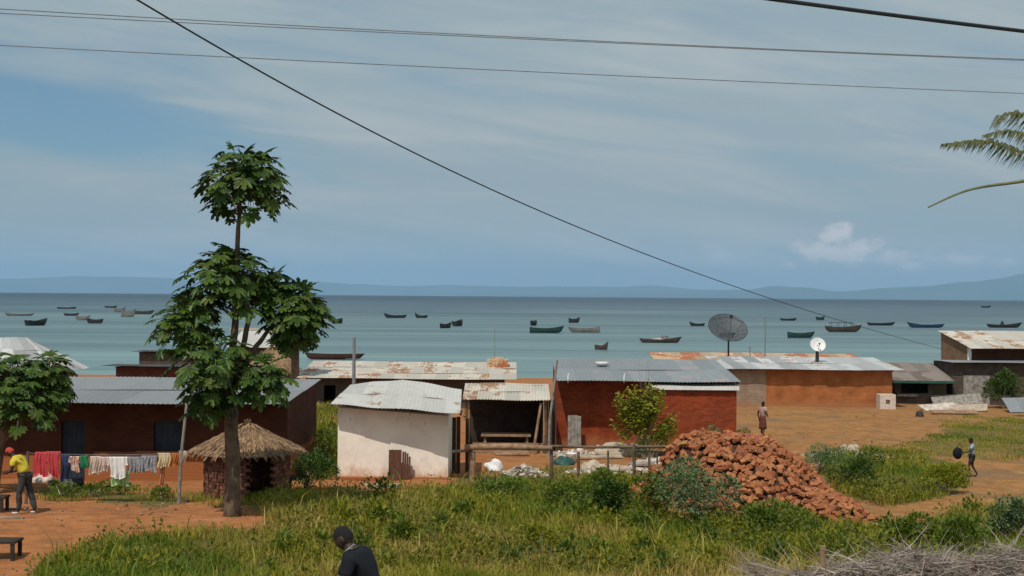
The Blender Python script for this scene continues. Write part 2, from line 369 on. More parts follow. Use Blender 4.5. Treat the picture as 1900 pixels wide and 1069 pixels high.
# ------------------------------------------------------------------ lake
mb=MB(); mb.add([(-60000,110,0),(60000,110,0),(60000,10500,0),(-60000,10500,0)],[(0,1,2,3)])
def watermat():
    m,nt,b,L=newmat('lake_water')
    g=nn(nt,'ShaderNodeNewGeometry'); sp=nn(nt,'ShaderNodeSeparateXYZ'); L(g.outputs['Position'],sp.inputs[0])
    ly=math_(nt,'LOGARITHM',sp.outputs[1],10.0)
    # shoal / weed-bed bands of the lake floor, drawn out along the shore
    bandv=nn(nt,'ShaderNodeCombineXYZ'); L(math_(nt,'MULTIPLY',sp.outputs[0],.0035),bandv.inputs[0]); L(math_(nt,'MULTIPLY',ly,9.0),bandv.inputs[1])
    nb=noise_(nt,1.0,5,vec=bandv.outputs[0],rough=.6)
    t=math_(nt,'ADD',ly,math_(nt,'MULTIPLY_ADD',nb,1.3,-.65))
    c=mixc(nt,ramp(nt,t,2.15,2.6),(.135,.212,.212),(.092,.148,.158))
    c=mixc(nt,ramp(nt,t,2.55,3.0),c,(.058,.098,.122))
    c=mixc(nt,ramp(nt,ly,2.9,3.5),c,(.020,.045,.068))
    sv=nn(nt,'ShaderNodeCombineXYZ'); L(math_(nt,'MULTIPLY',sp.outputs[0],.004),sv.inputs[0]); L(math_(nt,'MULTIPLY',ly,34.0),sv.inputs[1])
    c=mixc(nt,1.0,c,mixc(nt,ramp(nt,noise_(nt,1.0,5,vec=sv.outputs[0],rough=.65),.36,.66),(.80,.82,.85),(1.30,1.24,1.20)),'MULTIPLY')
    L(c,b.inputs['Base Color']); b.inputs['Roughness'].default_value=.35; b.inputs['IOR'].default_value=1.2
    b.inputs['Specular IOR Level'].default_value=.3
    w=noise_(nt,.5,5,'Position',stretch=(.35,1,1)); w2=noise_(nt,.06,3,'Position',stretch=(.3,1,1))
    bump(nt,b,math_(nt,'ADD',w,math_(nt,'MULTIPLY',w2,3)),.55,.5)
    return m
o=mb.build('water',watermat()); tag(o,'blue green lake water reaching the horizon','lake',kind='structure')

# ------------------------------------------------------------------ far hills
def hills(name,label,d,prof,mat,x0,x1):
    n=140; rows=9; vs=[]; fs=[]
    for j in range(rows):
        t=j/(rows-1)
        for i in range(n):
            px=x0+(x1-x0)*i/(n-1)
            h=np.interp(px,[p for p,_ in prof],[q for _,q in prof])
            H=h/F*d
            s=math.sin(PI*min(1,t*1.15+.0))**.8 if t*1.15<1 else 0
            nz=noise.fractal(Vector((px*.012,t*3,d*.001)),1,2,5)*.16*H
            y=d-3500+7000*t
            vs.append(((px-CX)/F*d, y, -90+ (H+90)*max(0,math.sin(PI*t))**.7 + nz*math.sin(PI*t)))
    for j in range(rows-1):
        for i in range(n-1): fs.append((j*n+i,j*n+i+1,(j+1)*n+i+1,(j+1)*n+i))
    mb=MB(); mb.add(vs,fs); o=mb.build(name,mat,smooth=True); tag(o,label,'hills',kind='structure')
M['hill']=plain('far_forest',(.05,.075,.04),(.08,.085,.05),.0006,.95,0)
hills('hills','long blue hills across the lake on the right',34000,[(900,0),(1180,8),(1300,12),(1400,17),(1440,24),(1490,20),(1560,13),(1640,19),(1700,22),(1750,27),(1830,36),(1900,46),(2100,58),(2600,70)],M['hill'],850,2700)
hills('hills','faint low hills along the far left horizon',42000,[(-900,30),(-300,26),(0,24),(200,30),(500,24),(750,18),(1000,16),(1200,20),(1300,14),(1700,10),(2600,10)],M['hill'],-1000,2700)

# ------------------------------------------------------------------ haze
mb=MB(); mb.box(-75000,75000,-400,52000,-101,1000)
m=bpy.data.materials.new('haze_air'); m.use_nodes=True; nt=m.node_tree; nt.nodes.clear()
out=nn(nt,'ShaderNodeOutputMaterial'); v=nn(nt,'ShaderNodeVolumePrincipled'); v.inputs['Color'].default_value=(.36,.59,.83,1); v.inputs['Density'].default_value=3.6e-5
nt.links.new(v.outputs[0],out.inputs['Volume'])
o=mb.build('haze',m); tag(o,'thin blue air haze over the whole lake','haze',kind='stuff')

# ------------------------------------------------------------------ sun and sky
EL=58; AZ=-24         # sun behind the camera and to its left
sd=Vector((math.sin(R(AZ))*math.cos(R(EL)), -math.cos(R(AZ))*math.cos(R(EL)), math.sin(R(EL))))
ld=bpy.data.lights.new('sun','SUN'); ld.energy=3.5; ld.angle=R(.53); ld.color=(1,.95,.87)
lo=bpy.data.objects.new('sun',ld); C.objects.link(lo); lo.rotation_euler=sd.to_track_quat('Z','Y').to_euler(); lo.location=(0,0,60)
w=bpy.data.worlds.new('World'); sc.world=w; w.use_nodes=True; nt=w.node_tree; L=nt.links.new
bg=nt.nodes['Background']; bg.inputs[1].default_value=.1
sky=nn(nt,'ShaderNodeTexSky',sky_type='NISHITA'); sky.sun_disc=False; sky.sun_elevation=R(EL); sky.sun_rotation=math.atan2(sd.x,sd.y)
sky.altitude=500; sky.air_density=1; sky.dust_density=1.2; sky.ozone_density=1.5
tc=nn(nt,'ShaderNodeTexCoord'); sp=nn(nt,'ShaderNodeSeparateXYZ'); L(tc.outputs['Generated'],sp.inputs[0])
ay=math_(nt,'MAXIMUM',math_(nt,'ABSOLUTE',sp.outputs[1]),.08)
U=math_(nt,'DIVIDE',sp.outputs[0],ay); V=math_(nt,'DIVIDE',sp.outputs[2],ay)
S=math_(nt,'MULTIPLY_ADD',U,.16,V)
def vec(a,b):
    n=nn(nt,'ShaderNodeCombineXYZ'); L(a,n.inputs[0]); L(b,n.inputs[1]); return n.outputs[0]
cir=noise_(nt,1.0,6,vec=vec(math_(nt,'MULTIPLY',U,2.6),math_(nt,'MULTIPLY',S,15.0)),rough=.5,dist=.5)
fin=noise_(nt,1.0,4,vec=vec(math_(nt,'MULTIPLY',U,7.0),math_(nt,'MULTIPLY',S,55.0)),rough=.6,dist=.6)
# clear blue gap low on the left
gu=math_(nt,'DIVIDE',math_(nt,'ADD',U,.39),.17); gs=math_(nt,'DIVIDE',math_(nt,'ADD',S,-.075),.026)
gap=math_(nt,'EXPONENT',math_(nt,'MULTIPLY',math_(nt,'ADD',math_(nt,'MULTIPLY',gu,gu),math_(nt,'MULTIPLY',gs,gs)),-1.0))
cov=math_(nt,'ADD',math_(nt,'ADD',cir,math_(nt,'MULTIPLY_ADD',fin,.42,-.21)),math_(nt,'MULTIPLY',gap,-.62))
cov=math_(nt,'ADD',cov,math_(nt,'MULTIPLY',U,.14))
cov=math_(nt,'ADD',cov,ramp(nt,V,.02,.12,.16,0))
mask=ramp(nt,cov,.05,.58,.14,1.0)
base=mixc(nt,1.0,sky.outputs[0],(.52,.72,.80),'MULTIPLY')
back=ramp(nt,sp.outputs[1],.1,-.7,1.0,1.9)  # unseen veil behind the camera brightened to add fill on shaded walls
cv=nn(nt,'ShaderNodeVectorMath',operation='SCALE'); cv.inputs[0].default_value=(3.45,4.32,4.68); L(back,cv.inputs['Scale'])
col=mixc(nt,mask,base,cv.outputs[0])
wis=noise_(nt,1.0,7,vec=vec(math_(nt,'MULTIPLY_ADD',U,3.4,9.0),math_(nt,'MULTIPLY',math_(nt,'MULTIPLY_ADD',U,.10,V),26.0)),rough=.58,dist=.9)
col=mixc(nt,math_(nt,'MULTIPLY',ramp(nt,math_(nt,'ADD',wis,math_(nt,'MULTIPLY',U,.12)),.44,.74),mask),col,(4.5,5.0,5.15))
nz=noise_(nt,1.0,6,vec=vec(math_(nt,'MULTIPLY',U,55.0),math_(nt,'MULTIPLY',V,80.0)),rough=.65)
best=None
for (bx,by,ra,rb,k) in ((1550,438,38,28,1.1),(1512,466,56,24,1),(1595,464,54,26,1),(1550,470,95,26,1),(1650,476,60,20,.75),(1690,494,30,15,.8),(1465,490,18,12,.6),(1790,480,90,18,.5),(1350,476,90,22,.42),(1870,486,40,14,.45)):
    u0=(bx-CX)/F; v0=(hor(bx)-by)/F
    a=math_(nt,'DIVIDE',math_(nt,'SUBTRACT',U,u0),ra/F); b_=math_(nt,'DIVIDE',math_(nt,'SUBTRACT',V,v0),rb/F)
    e=math_(nt,'SUBTRACT',1.0,math_(nt,'SQRT',math_(nt,'ADD',math_(nt,'MULTIPLY',a,a),math_(nt,'MULTIPLY',b_,b_))))
    e=math_(nt,'MULTIPLY',math_(nt,'MAXIMUM',math_(nt,'ADD',e,math_(nt,'MULTIPLY_ADD',nz,2.6,-1.2)),0.0),k)
    best=e if best is None else math_(nt,'MAXIMUM',best,e)
front=math_(nt,'GREATER_THAN',sp.outputs[1],0.0)
cm=math_(nt,'MULTIPLY',ramp(nt,best,.0,.95,0,.95),front)
col=mixc(nt,cm,col,(7.2,6.9,6.8))
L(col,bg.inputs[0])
sc.view_settings.view_transform='Standard'; sc.view_settings.look='None'; sc.view_settings.gamma=1; sc.view_settings.exposure=0

# ------------------------------------------------------------------ grass
def fbm(x,y):
    return (np.sin(x*.83+y*.51+1.3)+np.sin(x*1.9-y*1.3+.4)*.6+np.sin(x*3.7+y*3.1)*.4+np.sin(-x*5.3+y*6.7+2)*.25)/2.25
def grass():
    N=700000
    x=np.random.uniform(-15,34,N); y=22+ (78-22)*np.random.uniform(0,1,N)**1.5
    z=gzn(x,y); px,py,d=project(np.c_[x,y,z])
    jx=px+16*fbm(x*2,y*2); jy=py+9*fbm(x*1.7+4,y*1.7)
    zs=zones(jx,jy); dens=np.zeros(N); hh=np.zeros(N)
    for q,dn,h in zip(zs,(.85,.6,.5,.55,.6,.3),(.27,.24,.36,.13,.085,.13)):
        hh=np.where(q&(dn>dens),h,hh); dens=np.where(q,np.maximum(dens,dn),dens)
    clump=fbm(x*1.1,y*1.1)
    dens*=np.clip(.75+.6*clump,.12,1)
    # thin patches on the margins of the trampled yard
    keep=(np.random.rand(N)<dens)&(px>-80)&(px<1990)&(py<1130)
    x,y,z,hh,d,clump,px,py=[a[keep] for a in (x,y,z,hh,d,clump,px,py)]
    n=len(x); ang=np.random.uniform(0,2*PI,n); h=hh*np.random.uniform(.45,1.35,n)*(1+.35*clump)*np.where(np.random.rand(n)<.02,1.9,1)
    w=np.random.uniform(.007,.019,n)*(d/30)**.7*(.6+h); la=np.random.uniform(0,2*PI,n); le=h*np.random.uniform(.1,.75,n)
    cx,sx=np.cos(ang),np.sin(ang); lx,ly=np.cos(la)*le,np.sin(la)*le
    v=np.zeros((n,5,3))
    v[:,0]=np.c_[x-cx*w,y-sx*w,z-.03]; v[:,1]=np.c_[x+cx*w,y+sx*w,z-.03]
    v[:,2]=np.c_[x+cx*w*.8+lx*.35,y+sx*w*.8+ly*.35,z+h*.6]; v[:,3]=np.c_[x-cx*w*.8+lx*.35,y-sx*w*.8+ly*.35,z+h*.6]
    v[:,4]=np.c_[x+lx,y+ly,z+h*np.random.uniform(.8,1,n)]
    me=bpy.data.meshes.new('grass')
    me.vertices.add(n*5); me.vertices.foreach_set('co',v.reshape(-1))
    me.loops.add(n*7); me.polygons.add(n*2)
    b=(np.arange(n)*5)[:,None]
    li=np.concatenate([b+np.array([0,1,2,3]),b+np.array([3,2,4])],1).reshape(-1)
    me.loops.foreach_set('vertex_index',li)
    st=((np.arange(n)*7)[:,None]+np.array([0,4])).reshape(-1); me.polygons.foreach_set('loop_start',st)
    me.update(calc_edges=True); me.validate()
    dry=np.clip(.42+.55*fbm(x*.45+7,y*.5)+.22*fbm(x*1.5,y*1.3+3)+.30*np.exp(-((px-560)/150)**2-((py-1010)/60)**2)+.3*np.exp(-((px-1450)/300)**2-((py-1060)/40)**2)
                +.25*np.exp(-((px-800)/300)**2-((py-1050)/50)**2)+np.random.normal(0,.16,n),0,1)
    a=me.attributes.new('dry','FLOAT','POINT'); a.data.foreach_set('value',np.repeat(dry,5).astype(np.float32))
    m,nt,bb,L=newmat('grass_blade'); at=nn(nt,'ShaderNodeAttribute',attribute_name='dry').outputs['Fac']
    c=mixc(nt,ramp(nt,at,.05,.5),(.10,.165,.013),(.255,.235,.02)); c=mixc(nt,ramp(nt,at,.5,1),c,(.42,.30,.09))
    L(c,bb.inputs['Base Color']); bb.inputs['Roughness'].default_value=.6; bb.inputs['Specular IOR Level'].default_value=.25
    t=nn(nt,'ShaderNodeBsdfTranslucent'); L(c,t.inputs[0]); x_=nn(nt,'ShaderNodeMixShader'); x_.inputs[0].default_value=.3
    L(bb.outputs[0],x_.inputs[1]); L(t.outputs[0],x_.inputs[2]); L(x_.outputs[0],nt.nodes['Material Output'].inputs[0])
    me.materials.append(m)
    o=bpy.data.objects.new('grass',me); C.objects.link(o); tag(o,'rough green and straw coloured grass over the field','grass',kind='stuff')
grass()

# ------------------------------------------------------------------ leafy plants
def frame(d):
    d=d.normalized(); s=d.cross(Vector((0,0,1)))
    s=s.normalized() if s.length>1e-3 else Vector((1,0,0))
    return s, s.cross(d)
def leaf(mb,p,dirn,L,W,roll=0):
    s,n=frame(dirn); d=dirn.normalized()
    if roll: s,n=s*math.cos(roll)+n*math.sin(roll), n*math.cos(roll)-s*math.sin(roll)
    mb.add([p,p+d*L*.45+s*W*.5+n*L*.06,p+d*L-n*L*.08,p+d*L*.45-s*W*.5+n*L*.06],[(0,1,2),(0,2,3)])
rnd=random.uniform
def rdir(zmin=-1,zmax=1):
    z=rnd(zmin,zmax); a=rnd(0,2*PI); r=math.sqrt(max(0,1-z*z)); return Vector((r*math.cos(a),r*math.sin(a),z))
def bush(name,label,px,d,wpx,hpx,mat,n=900,lf=.10,cat='bush',group=None,blobs=7,base=None,stems=7):
    g=base or G(px,d); W=wpx/F*d/2; H=hpx/F*d
    t=thing(name,label,cat,g,0,group); mb=MB(); sm=MB()
    bl=[(Vector((0,0,H*.5)),1.0)]+[(Vector((rnd(-.62,.62)*W,rnd(-.6,.6)*W,H*rnd(.3,.78))),rnd(.45,.75)) for _ in range(blobs)]
    for c,k in bl[1:]:
        sm.tube([(0,0,-.05),(c.x*.4+rnd(-.03,.03),c.y*.4,c.z*.5),tuple(c)],[.02,.014,.006],4)
    for i in range(n):
        c,k=random.choice(bl); q=rdir(-.55,1)
        rr=rnd(.45,1.0)**.6
        p=c+Vector((q.x*W*.55*k*rr,q.y*W*.55*k*rr,q.z*H*.5*k*rr))
        if p.z<.02: p.z=rnd(.02,.12)
        dv=(q+Vector((rnd(-.6,.6),rnd(-.6,.6),rnd(-.5,.6)))); l=lf*rnd(.6,1.5)
        leaf(mb,p,dv,l,l*rnd(.4,.62),rnd(-.8,.8))
    mb.build('foliage',mat,t); sm.build('stem',M['twig'],t); return t

# papaya leaf: seven lobes, each with side teeth, on a long stalk
def papaya_leaf(mb,p,out,size):
    d=out.normalized(); s,n=frame(d)
    for k in range(7):
        a=(k-3)*.56+rnd(-.06,.06); l=size*(1.0-.10*abs(k-3))*rnd(.9,1.1)
        e=(d*math.cos(a)+s*math.sin(a)); f=(s*math.cos(a)-d*math.sin(a)); w=l*.19
        dr=-n*(l*.22)
        q=lambda u,v,z=0: p+e*(l*u)+f*(w*v)+dr*(u*u)+n*(z*l)
        mb.add([q(0,0),q(.38,.75,.02),q(.58,1.35),q(.62,.62,.015),q(.82,.85,-.01),q(1,0),q(.82,-.85,-.01),q(.62,-.62,.015),q(.58,-1.35),q(.38,-.75,.02)],
               [(0,1,3,5),(1,2,3),(3,4,5),(0,5,7,9),(7,8,9),(5,6,7)])
def papaya_crown(c,rad,n,mat_t,root,lo=-.55,ls=.34,flat=1.0):
    n=int(n*1.3); rad*=1.04
    mb=MB(); st=MB()
    for i in range(n):
        z=lo+(1-lo)*((i+.5)/n)**.9; a=i*2.39996+rnd(-.3,.3); r=math.sqrt(max(.02,1-z*z))
        q=Vector((r*math.cos(a),r*math.sin(a),z*flat)); L=rad*(rnd(.60,.90) if i%3 else rnd(.25,.6))*(1-.30*max(0,z)**2)
        mid=c+q*L*.55+Vector((0,0,.05*rad)); tip=c+q*L-Vector((0,0,.10*rad*r))
        st.tube([tuple(c-Vector((0,0,rnd(0,.25)))),tuple(mid),tuple(tip)],[.016,.012,.008],4,False)
        o=Vector((q.x,q.y,q.z*.45-.50*r-.05)); o+=Vector((rnd(-.4,.4),rnd(-.4,.4),rnd(-.4,.25)))
        papaya_leaf(mb,tip,o,ls*.88*rnd(.62,1.2))
    l=root.location
    for b in (mb,st): b.v=[(x-l.x,y-l.y,z-l.z) for x,y,z in b.v]
    cr=mb.build('crown',M['papaya'],root); st.build('leaf_stalk',M['stalk'],cr)
def papaya(name,label,basepx,d,trunk,crowns,group='papaya trees'):
    g=G(basepx,d); t=thing(name,label,'tree',g,0,group); mb=MB()
    for pl,r in trunk:
        ps=[]
        for q in pl:
            ps.append(g-Vector((0,0,.15)) if q=='g' else P(q[0],q[1],d+(q[2] if len(q)>2 else 0)))
        # refine
        pts=[]; rr=[]
        for i in range(len(ps)-1):
            for k in range(5):
                f=k/5; pts.append(ps[i].lerp(ps[i+1],f)+Vector((rnd(-.012,.012),rnd(-.012,.012),0))); rr.append((r[i]*(1-f)+r[i+1]*f)*rnd(.95,1.06))
        pts.append(ps[-1]); rr.append(r[-1]); mb.tube(pts,rr,12)
    part(mb,'trunk',M['bark'],t,True)
    for (cx,cy,dd,rpx,n,ls,lo) in crowns:
        papaya_crown(P(cx,cy,d+dd),rpx/F*d,n,None,t,lo,ls)
    return t
papaya('papaya_tree','tall papaya tree with stacked leafy crowns and thick bare trunk in the red yard',432,31,
  [(['g',(432,850),(428,760),(425,680)],[.22,.17,.155,.125]),
   ([(428,700),(436,600),(441,470),(444,390),(445,325)],[.11,.08,.06,.048,.04]),
   ([(427,700),(452,640,.1),(463,590,.1),(450,500,.2)],[.10,.07,.06,.05]),
   ([(430,720),(470,650,.3),(500,610,.4),(545,555,.5)],[.09,.06,.05,.05]),
   ([(424,730),(395,690,-.3),(352,610,-.4)],[.10,.07,.05]),
   ([(424,740),(408,700,-.7),(398,660,-.8)],[.09,.06,.05]),
   ([(432,750),(465,715,-.4),(487,685,-.5)],[.09,.06,.05])],
  [(454,331,0,94,130,.38,-.8),(425,515,.2,102,112,.40,-.7),(505,535,.4,56,44,.37,-.6),(552,572,.5,68,95,.38,-.85),
   (345,602,-.4,72,66,.38,-.8),(398,672,-.8,88,78,.39,-.75),(487,700,-.5,60,44,.36,-.8),(372,565,.5,60,40,.36,-.5),(390,728,-.3,60,46,.35,-.8),(545,622,.6,44,36,.32,-.7)])
papaya('papaya_tree','low papaya tree at the left edge, broad crown in front of the brick house',-14,35.6,
  [(['g',(0,830),(30,715)],[.16,.12,.08]),([(4,820),(70,740,.3),(88,700,.4)],[.08,.06,.05])],
  [(20,705,0,85,90,.38,-.75),(88,692,.4,58,64,.37,-.8),(45,745,-.3,75,66,.36,-.8),(-50,715,0,90,60,.38,-.6),(105,728,.2,36,26,.34,-.7)])
def broad_tree(name,label,px,d,pytop,crownpx,hpx,mat,n,lf,trunk_r,group=None):
    g=G(px,d); t=thing(name,label,'tree',g,0,group); top=P(px,pytop,d)-g; tr=MB(); mb=MB(); W=crownpx/F*d/2; H=hpx/F*d/2
    c=Vector((top.x,0,top.z-H))
    tr.tube([(0,0,-.1),(.03,0,c.z*.5),(0,0,c.z)],[trunk_r,trunk_r*.8,trunk_r*.6],9)
    for i in range(14):
        q=rdir(-.2,.9); e=c+Vector((q.x*W*.75,q.y*W*.75,q.z*H*.8)); tr.tube([tuple(c-Vector((0,0,rnd(.1,.9)*H))),tuple(c.lerp(e,.5)+Vector((0,0,.1))),tuple(e)],[trunk_r*.45,trunk_r*.25,.012],5)
        for k in range(n//14):
            r2=rdir(); p=e+Vector((r2.x*W*.38,r2.y*W*.38,r2.z*H*.35))*rnd(.3,1)
            l=lf*rnd(.6,1.4); leaf(mb,p,rdir(-.8,.5),l,l*.5,rnd(-1,1))
    tr.build('trunk',M['bark'],t,smooth=True); mb.build('crown',mat,t); return t
broad_tree('shade_tree','thick pale trunked tree behind the papaya, beside the far thatched hut',546,74,582,80,95,M['bush_dark'],1400,.35,.30)

# airy yellow green tree before the red building
def airy():
    g=G(1196,48.3); t=thing('sapling','thin airy yellow green sapling in front of the red brick building','tree',g); tr=MB(); mb=MB()
    for i in range(36):
        a=rnd(0,2*PI); tx=rnd(-1.2,1.2); h=rnd(1.5,3.2)*(1-.25*abs(tx)); e=Vector((tx,rnd(-.6,.6),h))
        m=Vector((tx*.35,rnd(-.15,.15),h*.5)); tr.tube([(rnd(-.06,.06),0,-.05),tuple(m),tuple(e)],[.022,.012,.004],4)
        for k in range(95):
            f=rnd(.25,1); p=m.lerp(e,f)+rdir()*rnd(.02,.26); l=rnd(.10,.22); leaf(mb,p,rdir(-.7,.6),l,l*.5,rnd(-1,1))
    for i in range(7):
        x=rnd(-.4,.35); tr.tube([(x*.5,0,1.8),(x,0,rnd(3.1,3.75))],[.012,.004],4)
    tr.build('stem',M['twig'],t); mb.build('foliage',M['bush_yellow'],t)
airy()

BU=[('round grey green bush in front of the brick pile',1288,33,175,108,'bush_grey',1700,.085),
('dark green broad leaved bush left of the brick pile',1142,33.5,85,66,'bush_dark',1000,.10),
('small leafy bush at the left foot of the brick pile',1222,34.5,70,70,'bush_green',700,.09),
('green bush below the middle of the brick pile',1440,31.5,130,60,'bush_green',900,.085),
('low mid green bush in the field near the brown white shed slab',930,36,120,42,'bush_green',800,.085),
('small dark weed bush in the middle of the grass field',715,30.2,65,36,'bush_green',500,.085),
('large green bush behind the brush fence',1770,28.6,165,70,'bush_green',1500,.085),
('grey green bush at the lower right edge of the field',1868,31,95,75,'bush_grey',900,.08),
('leafy green bush between the fallen bricks and the brush fence',1660,29.3,90,60,'bush_green',800,.085),
('dark green tangled bush on the right slope of the brick pile',1600,39.5,125,68,'bush_dark',1100,.085),
('round yellow green bush near the path by the walking child',1742,39,120,52,'bush_yellow',1100,.085),
('grey green scrub just behind the brick pile',1520,44.5,110,45,'bush_grey',700,.075),
('small bright bush at the right corner of the red building',1378,51,46,42,'bush_green',350,.08),
('grey green bush against the right wall of the red building',1322,50.8,60,48,'bush_grey',420,.075),
('bushy green clump at the foot of the sapling',1205,47.8,95,45,'bush_green',520,.08),
('dark weedy bush beside the thatched hut',575,37.2,105,62,'bush_dark',1000,.085),
('rounded dark shrub behind the open stall',888,58,52,50,'bush_dark',500,.10),
('dark leafy shrub against the grey lean-to wall',1862,79,95,65,'bush_dark',900,.16),
('tall grass green shrub left of the white shed',590,44,70,75,'bush_green',700,.08),
('wide green bush in the middle of the field',1060,35,110,50,'bush_green',800,.085),
('low bush at the fence posts beside the field',1120,38.5,90,40,'bush_green',600,.08),
('yellowish weed clump at the bottom centre of the field',1010,28.6,110,50,'bush_yellow',500,.08)]
for lab,px,d,w_,h_,mt,n,lf in BU: bush('bush',lab,px,d,w_*1.12,h_*1.08,M[mt],int(n*2.6),lf*.92)
WD=[('low weed clump under the red washing',115,35.0,70,24),('low weed clump under the white washing',175,34.6,80,26),('low weed clump in the yard below the green cloth',232,34.8,70,22),('low weed clump at the washing line pole',300,34.3,80,20)]
for lab,px,d,w_,h_ in WD: bush('weed_clump',lab,px,d,w_,h_,M['bush_green'],420,.075,'weeds','weed clumps in the yard',5)
# small weeds over the field, each its own plant, sharing three meshes
protos=[]
for i,mt in enumerate(('bush_green','bush_dark','bush_yellow')):
    mb=MB()
    for k in range(130):
        q=rdir(0,1); p=Vector((q.x*.20,q.y*.20,q.z*.30))*rnd(.4,1); l=rnd(.05,.13); leaf(mb,p,q+rdir()*.5,l,l*.5,rnd(-1,1))
    for k in range(6):
        q=rdir(.3,1); mb.tube([(0,0,-.04),(q.x*.16,q.y*.16,q.z*.26)],[.008,.004],3)
    protos.append(mb.mesh('field_weed',M[mt]))
cnt=0
while cnt<110:
    px=rnd(480,1880); py=rnd(905,1062)
    if not inpoly([px],[py],ZF)[0]: continue
    p=GP(px,py)
    o=bpy.data.objects.new('field_weed',protos[random.randrange(3)]); C.objects.link(o); o.location=p; o.rotation_euler=(0,0,rnd(0,6)); s=rnd(.7,1.7); o.scale=(s,s,s*rnd(.8,1.3))
    tag(o,'small leafy weed growing among the grass of the field','weed','small weeds in the grass field'); cnt+=1

def ground_cover():
    mb=MB(); k=0
    while k<2100:
        px=rnd(60,1930); py=900+185*random.random()
        inside=inpoly([px],[py],ZF)[0] or inpoly([px],[py],ZB)[0] or inpoly([px],[py],ZH)[0]
        if random.random()<.12: py=rnd(760,890); px=rnd(535,640); inside=inpoly([px],[py],ZH)[0]
        elif random.random()<.1: py=rnd(838,945); px=rnd(1520,1800); inside=inpoly([px],[py],ZB)[0]
        if not inside: continue
        p=GP(px,py); c=float(fbm(p.x*.8+3,p.y*.8))
        if random.random()>.35+.6*c: continue
        k+=1; s=rnd(.5,1.25)*(1+.3*c)
        for q in range(13):
            r=rdir(0,1); o=p+Vector((r.x*.22*s,r.y*.22*s,.05+r.z*.36*s)); l=rnd(.06,.13)*s**.5; leaf(mb,o,r+rdir()*.7,l,l*rnd(.45,.7),rnd(-1,1))
    o=solid(mb,'ground_cover',M['cover'],'low leafy ground cover mixed through the field grass','ground cover',kind='stuff')
M['cover']=leafmat('ground_cover_leaf',(.085,.115,.013),(.26,.225,.02),.6,.38,c3=(.10,.12,.035))
ground_cover()
# ------------------------------------------------------------------ corrugated roofs and walls
def sheet(mb,fl,fr,br,bl,rows=2,pitch=.15,amp=.010,thick=.012,sw=.78):
    fl,fr,br,bl=[Vector(p) for p in (fl,fr,br,bl)]
    W=(fr-fl).length; nu=min(700,max(8,int(W/pitch*4))); nrm=(fr-fl).cross(bl-fl).normalized()
    if nrm.z<0: nrm=-nrm
    for r in range(rows):
        v0=r/rows-(.03 if r else 0); v1=(r+1)/rows
        off=[rnd(-.008,.008) for _ in range(int(W/sw)+2)]; tn=[rnd(0,1) for _ in range(int(W/sw)+2)]
        vs=[];fs=[]; b=len(mb.v); n=nu+1
        for layer in (0,1):
            for v in (v0,(v0+v1)/2,v1):
                for i in range(n):
                    u=i/nu; k=int(u*W/sw); p=fl.lerp(fr,u).lerp(bl.lerp(br,u),v)
                    vv=v-(off[k]*.6 if (v==v0) else 0)
                    p=fl.lerp(fr,u).lerp(bl.lerp(br,u),vv)
                    h=amp*math.sin(2*PI*u*W/pitch)+.009*(1-(v-v0)/(v1-v0))+off[k]*.35+.018*math.sin(u*7+r*2+v*3)
                    q=p+nrm*(h-(thick if layer else 0))
                    mb.t=tn[k]; mb.add([q],[])
        m=3*n
        for j in range(2):
            for i in range(nu):
                a=b+j*n+i; mb.f.append((a,a+1,a+n+1,a+n)); mb.m.append(mb.mi)
                a+=m; mb.f.append((a,a+n,a+n+1,a+1)); mb.m.append(mb.mi)
        for i in range(nu):
            for j0,fl_ in ((0,0),(2,1)):
                a=b+j0*n+i; q=(a,a+m,a+m+1,a+1); mb.f.append(q if not fl_ else q[::-1]); mb.m.append(mb.mi)
        for i0 in (0,nu):
            for j in range(2):
                a=b+j*n+i0; mb.f.append((a,a+n,a+n+m,a+m)); mb.m.append(mb.mi)
    mb.t=.5
def wall_open(mb,x0,x1,y0,y1,z0,z1,ops):
    xs=sorted(set([x0,x1]+[o[0] for o in ops]+[o[1] for o in ops])); zs=sorted(set([z0,z1]+[o[2] for o in ops]+[o[3] for o in ops]))
    nx,nz=len(xs)-1,len(zs)-1
    S=[[not any(o[0]-1e-6<=xs[i] and xs[i+1]<=o[1]+1e-6 and o[2]-1e-6<=zs[j] and zs[j+1]<=o[3]+1e-6 for o in ops) for j in range(nz)] for i in range(nx)]
    g=lambda i,j: 0<=i<nx and 0<=j<nz and S[i][j]
    for i in range(nx):
        for j in range(nz):
            if not S[i][j]: continue
            a,b,c,d=xs[i],xs[i+1],zs[j],zs[j+1]
            mb.add([(a,y0,c),(b,y0,c),(b,y0,d),(a,y0,d)],[(0,1,2,3)]); mb.add([(a,y1,c),(b,y1,c),(b,y1,d),(a,y1,d)],[(3,2,1,0)])
            if not g(i-1,j): mb.add([(a,y0,c),(a,y1,c),(a,y1,d),(a,y0,d)],[(3,2,1,0)])
            if not g(i+1,j): mb.add([(b,y0,c),(b,y1,c),(b,y1,d),(b,y0,d)],[(0,1,2,3)])
            if not g(i,j-1): mb.add([(a,y0,c),(b,y0,c),(b,y1,c),(a,y1,c)],[(3,2,1,0)])
            if not g(i,j+1): mb.add([(a,y0,d),(b,y0,d),(b,y1,d),(a,y1,d)],[(0,1,2,3)])
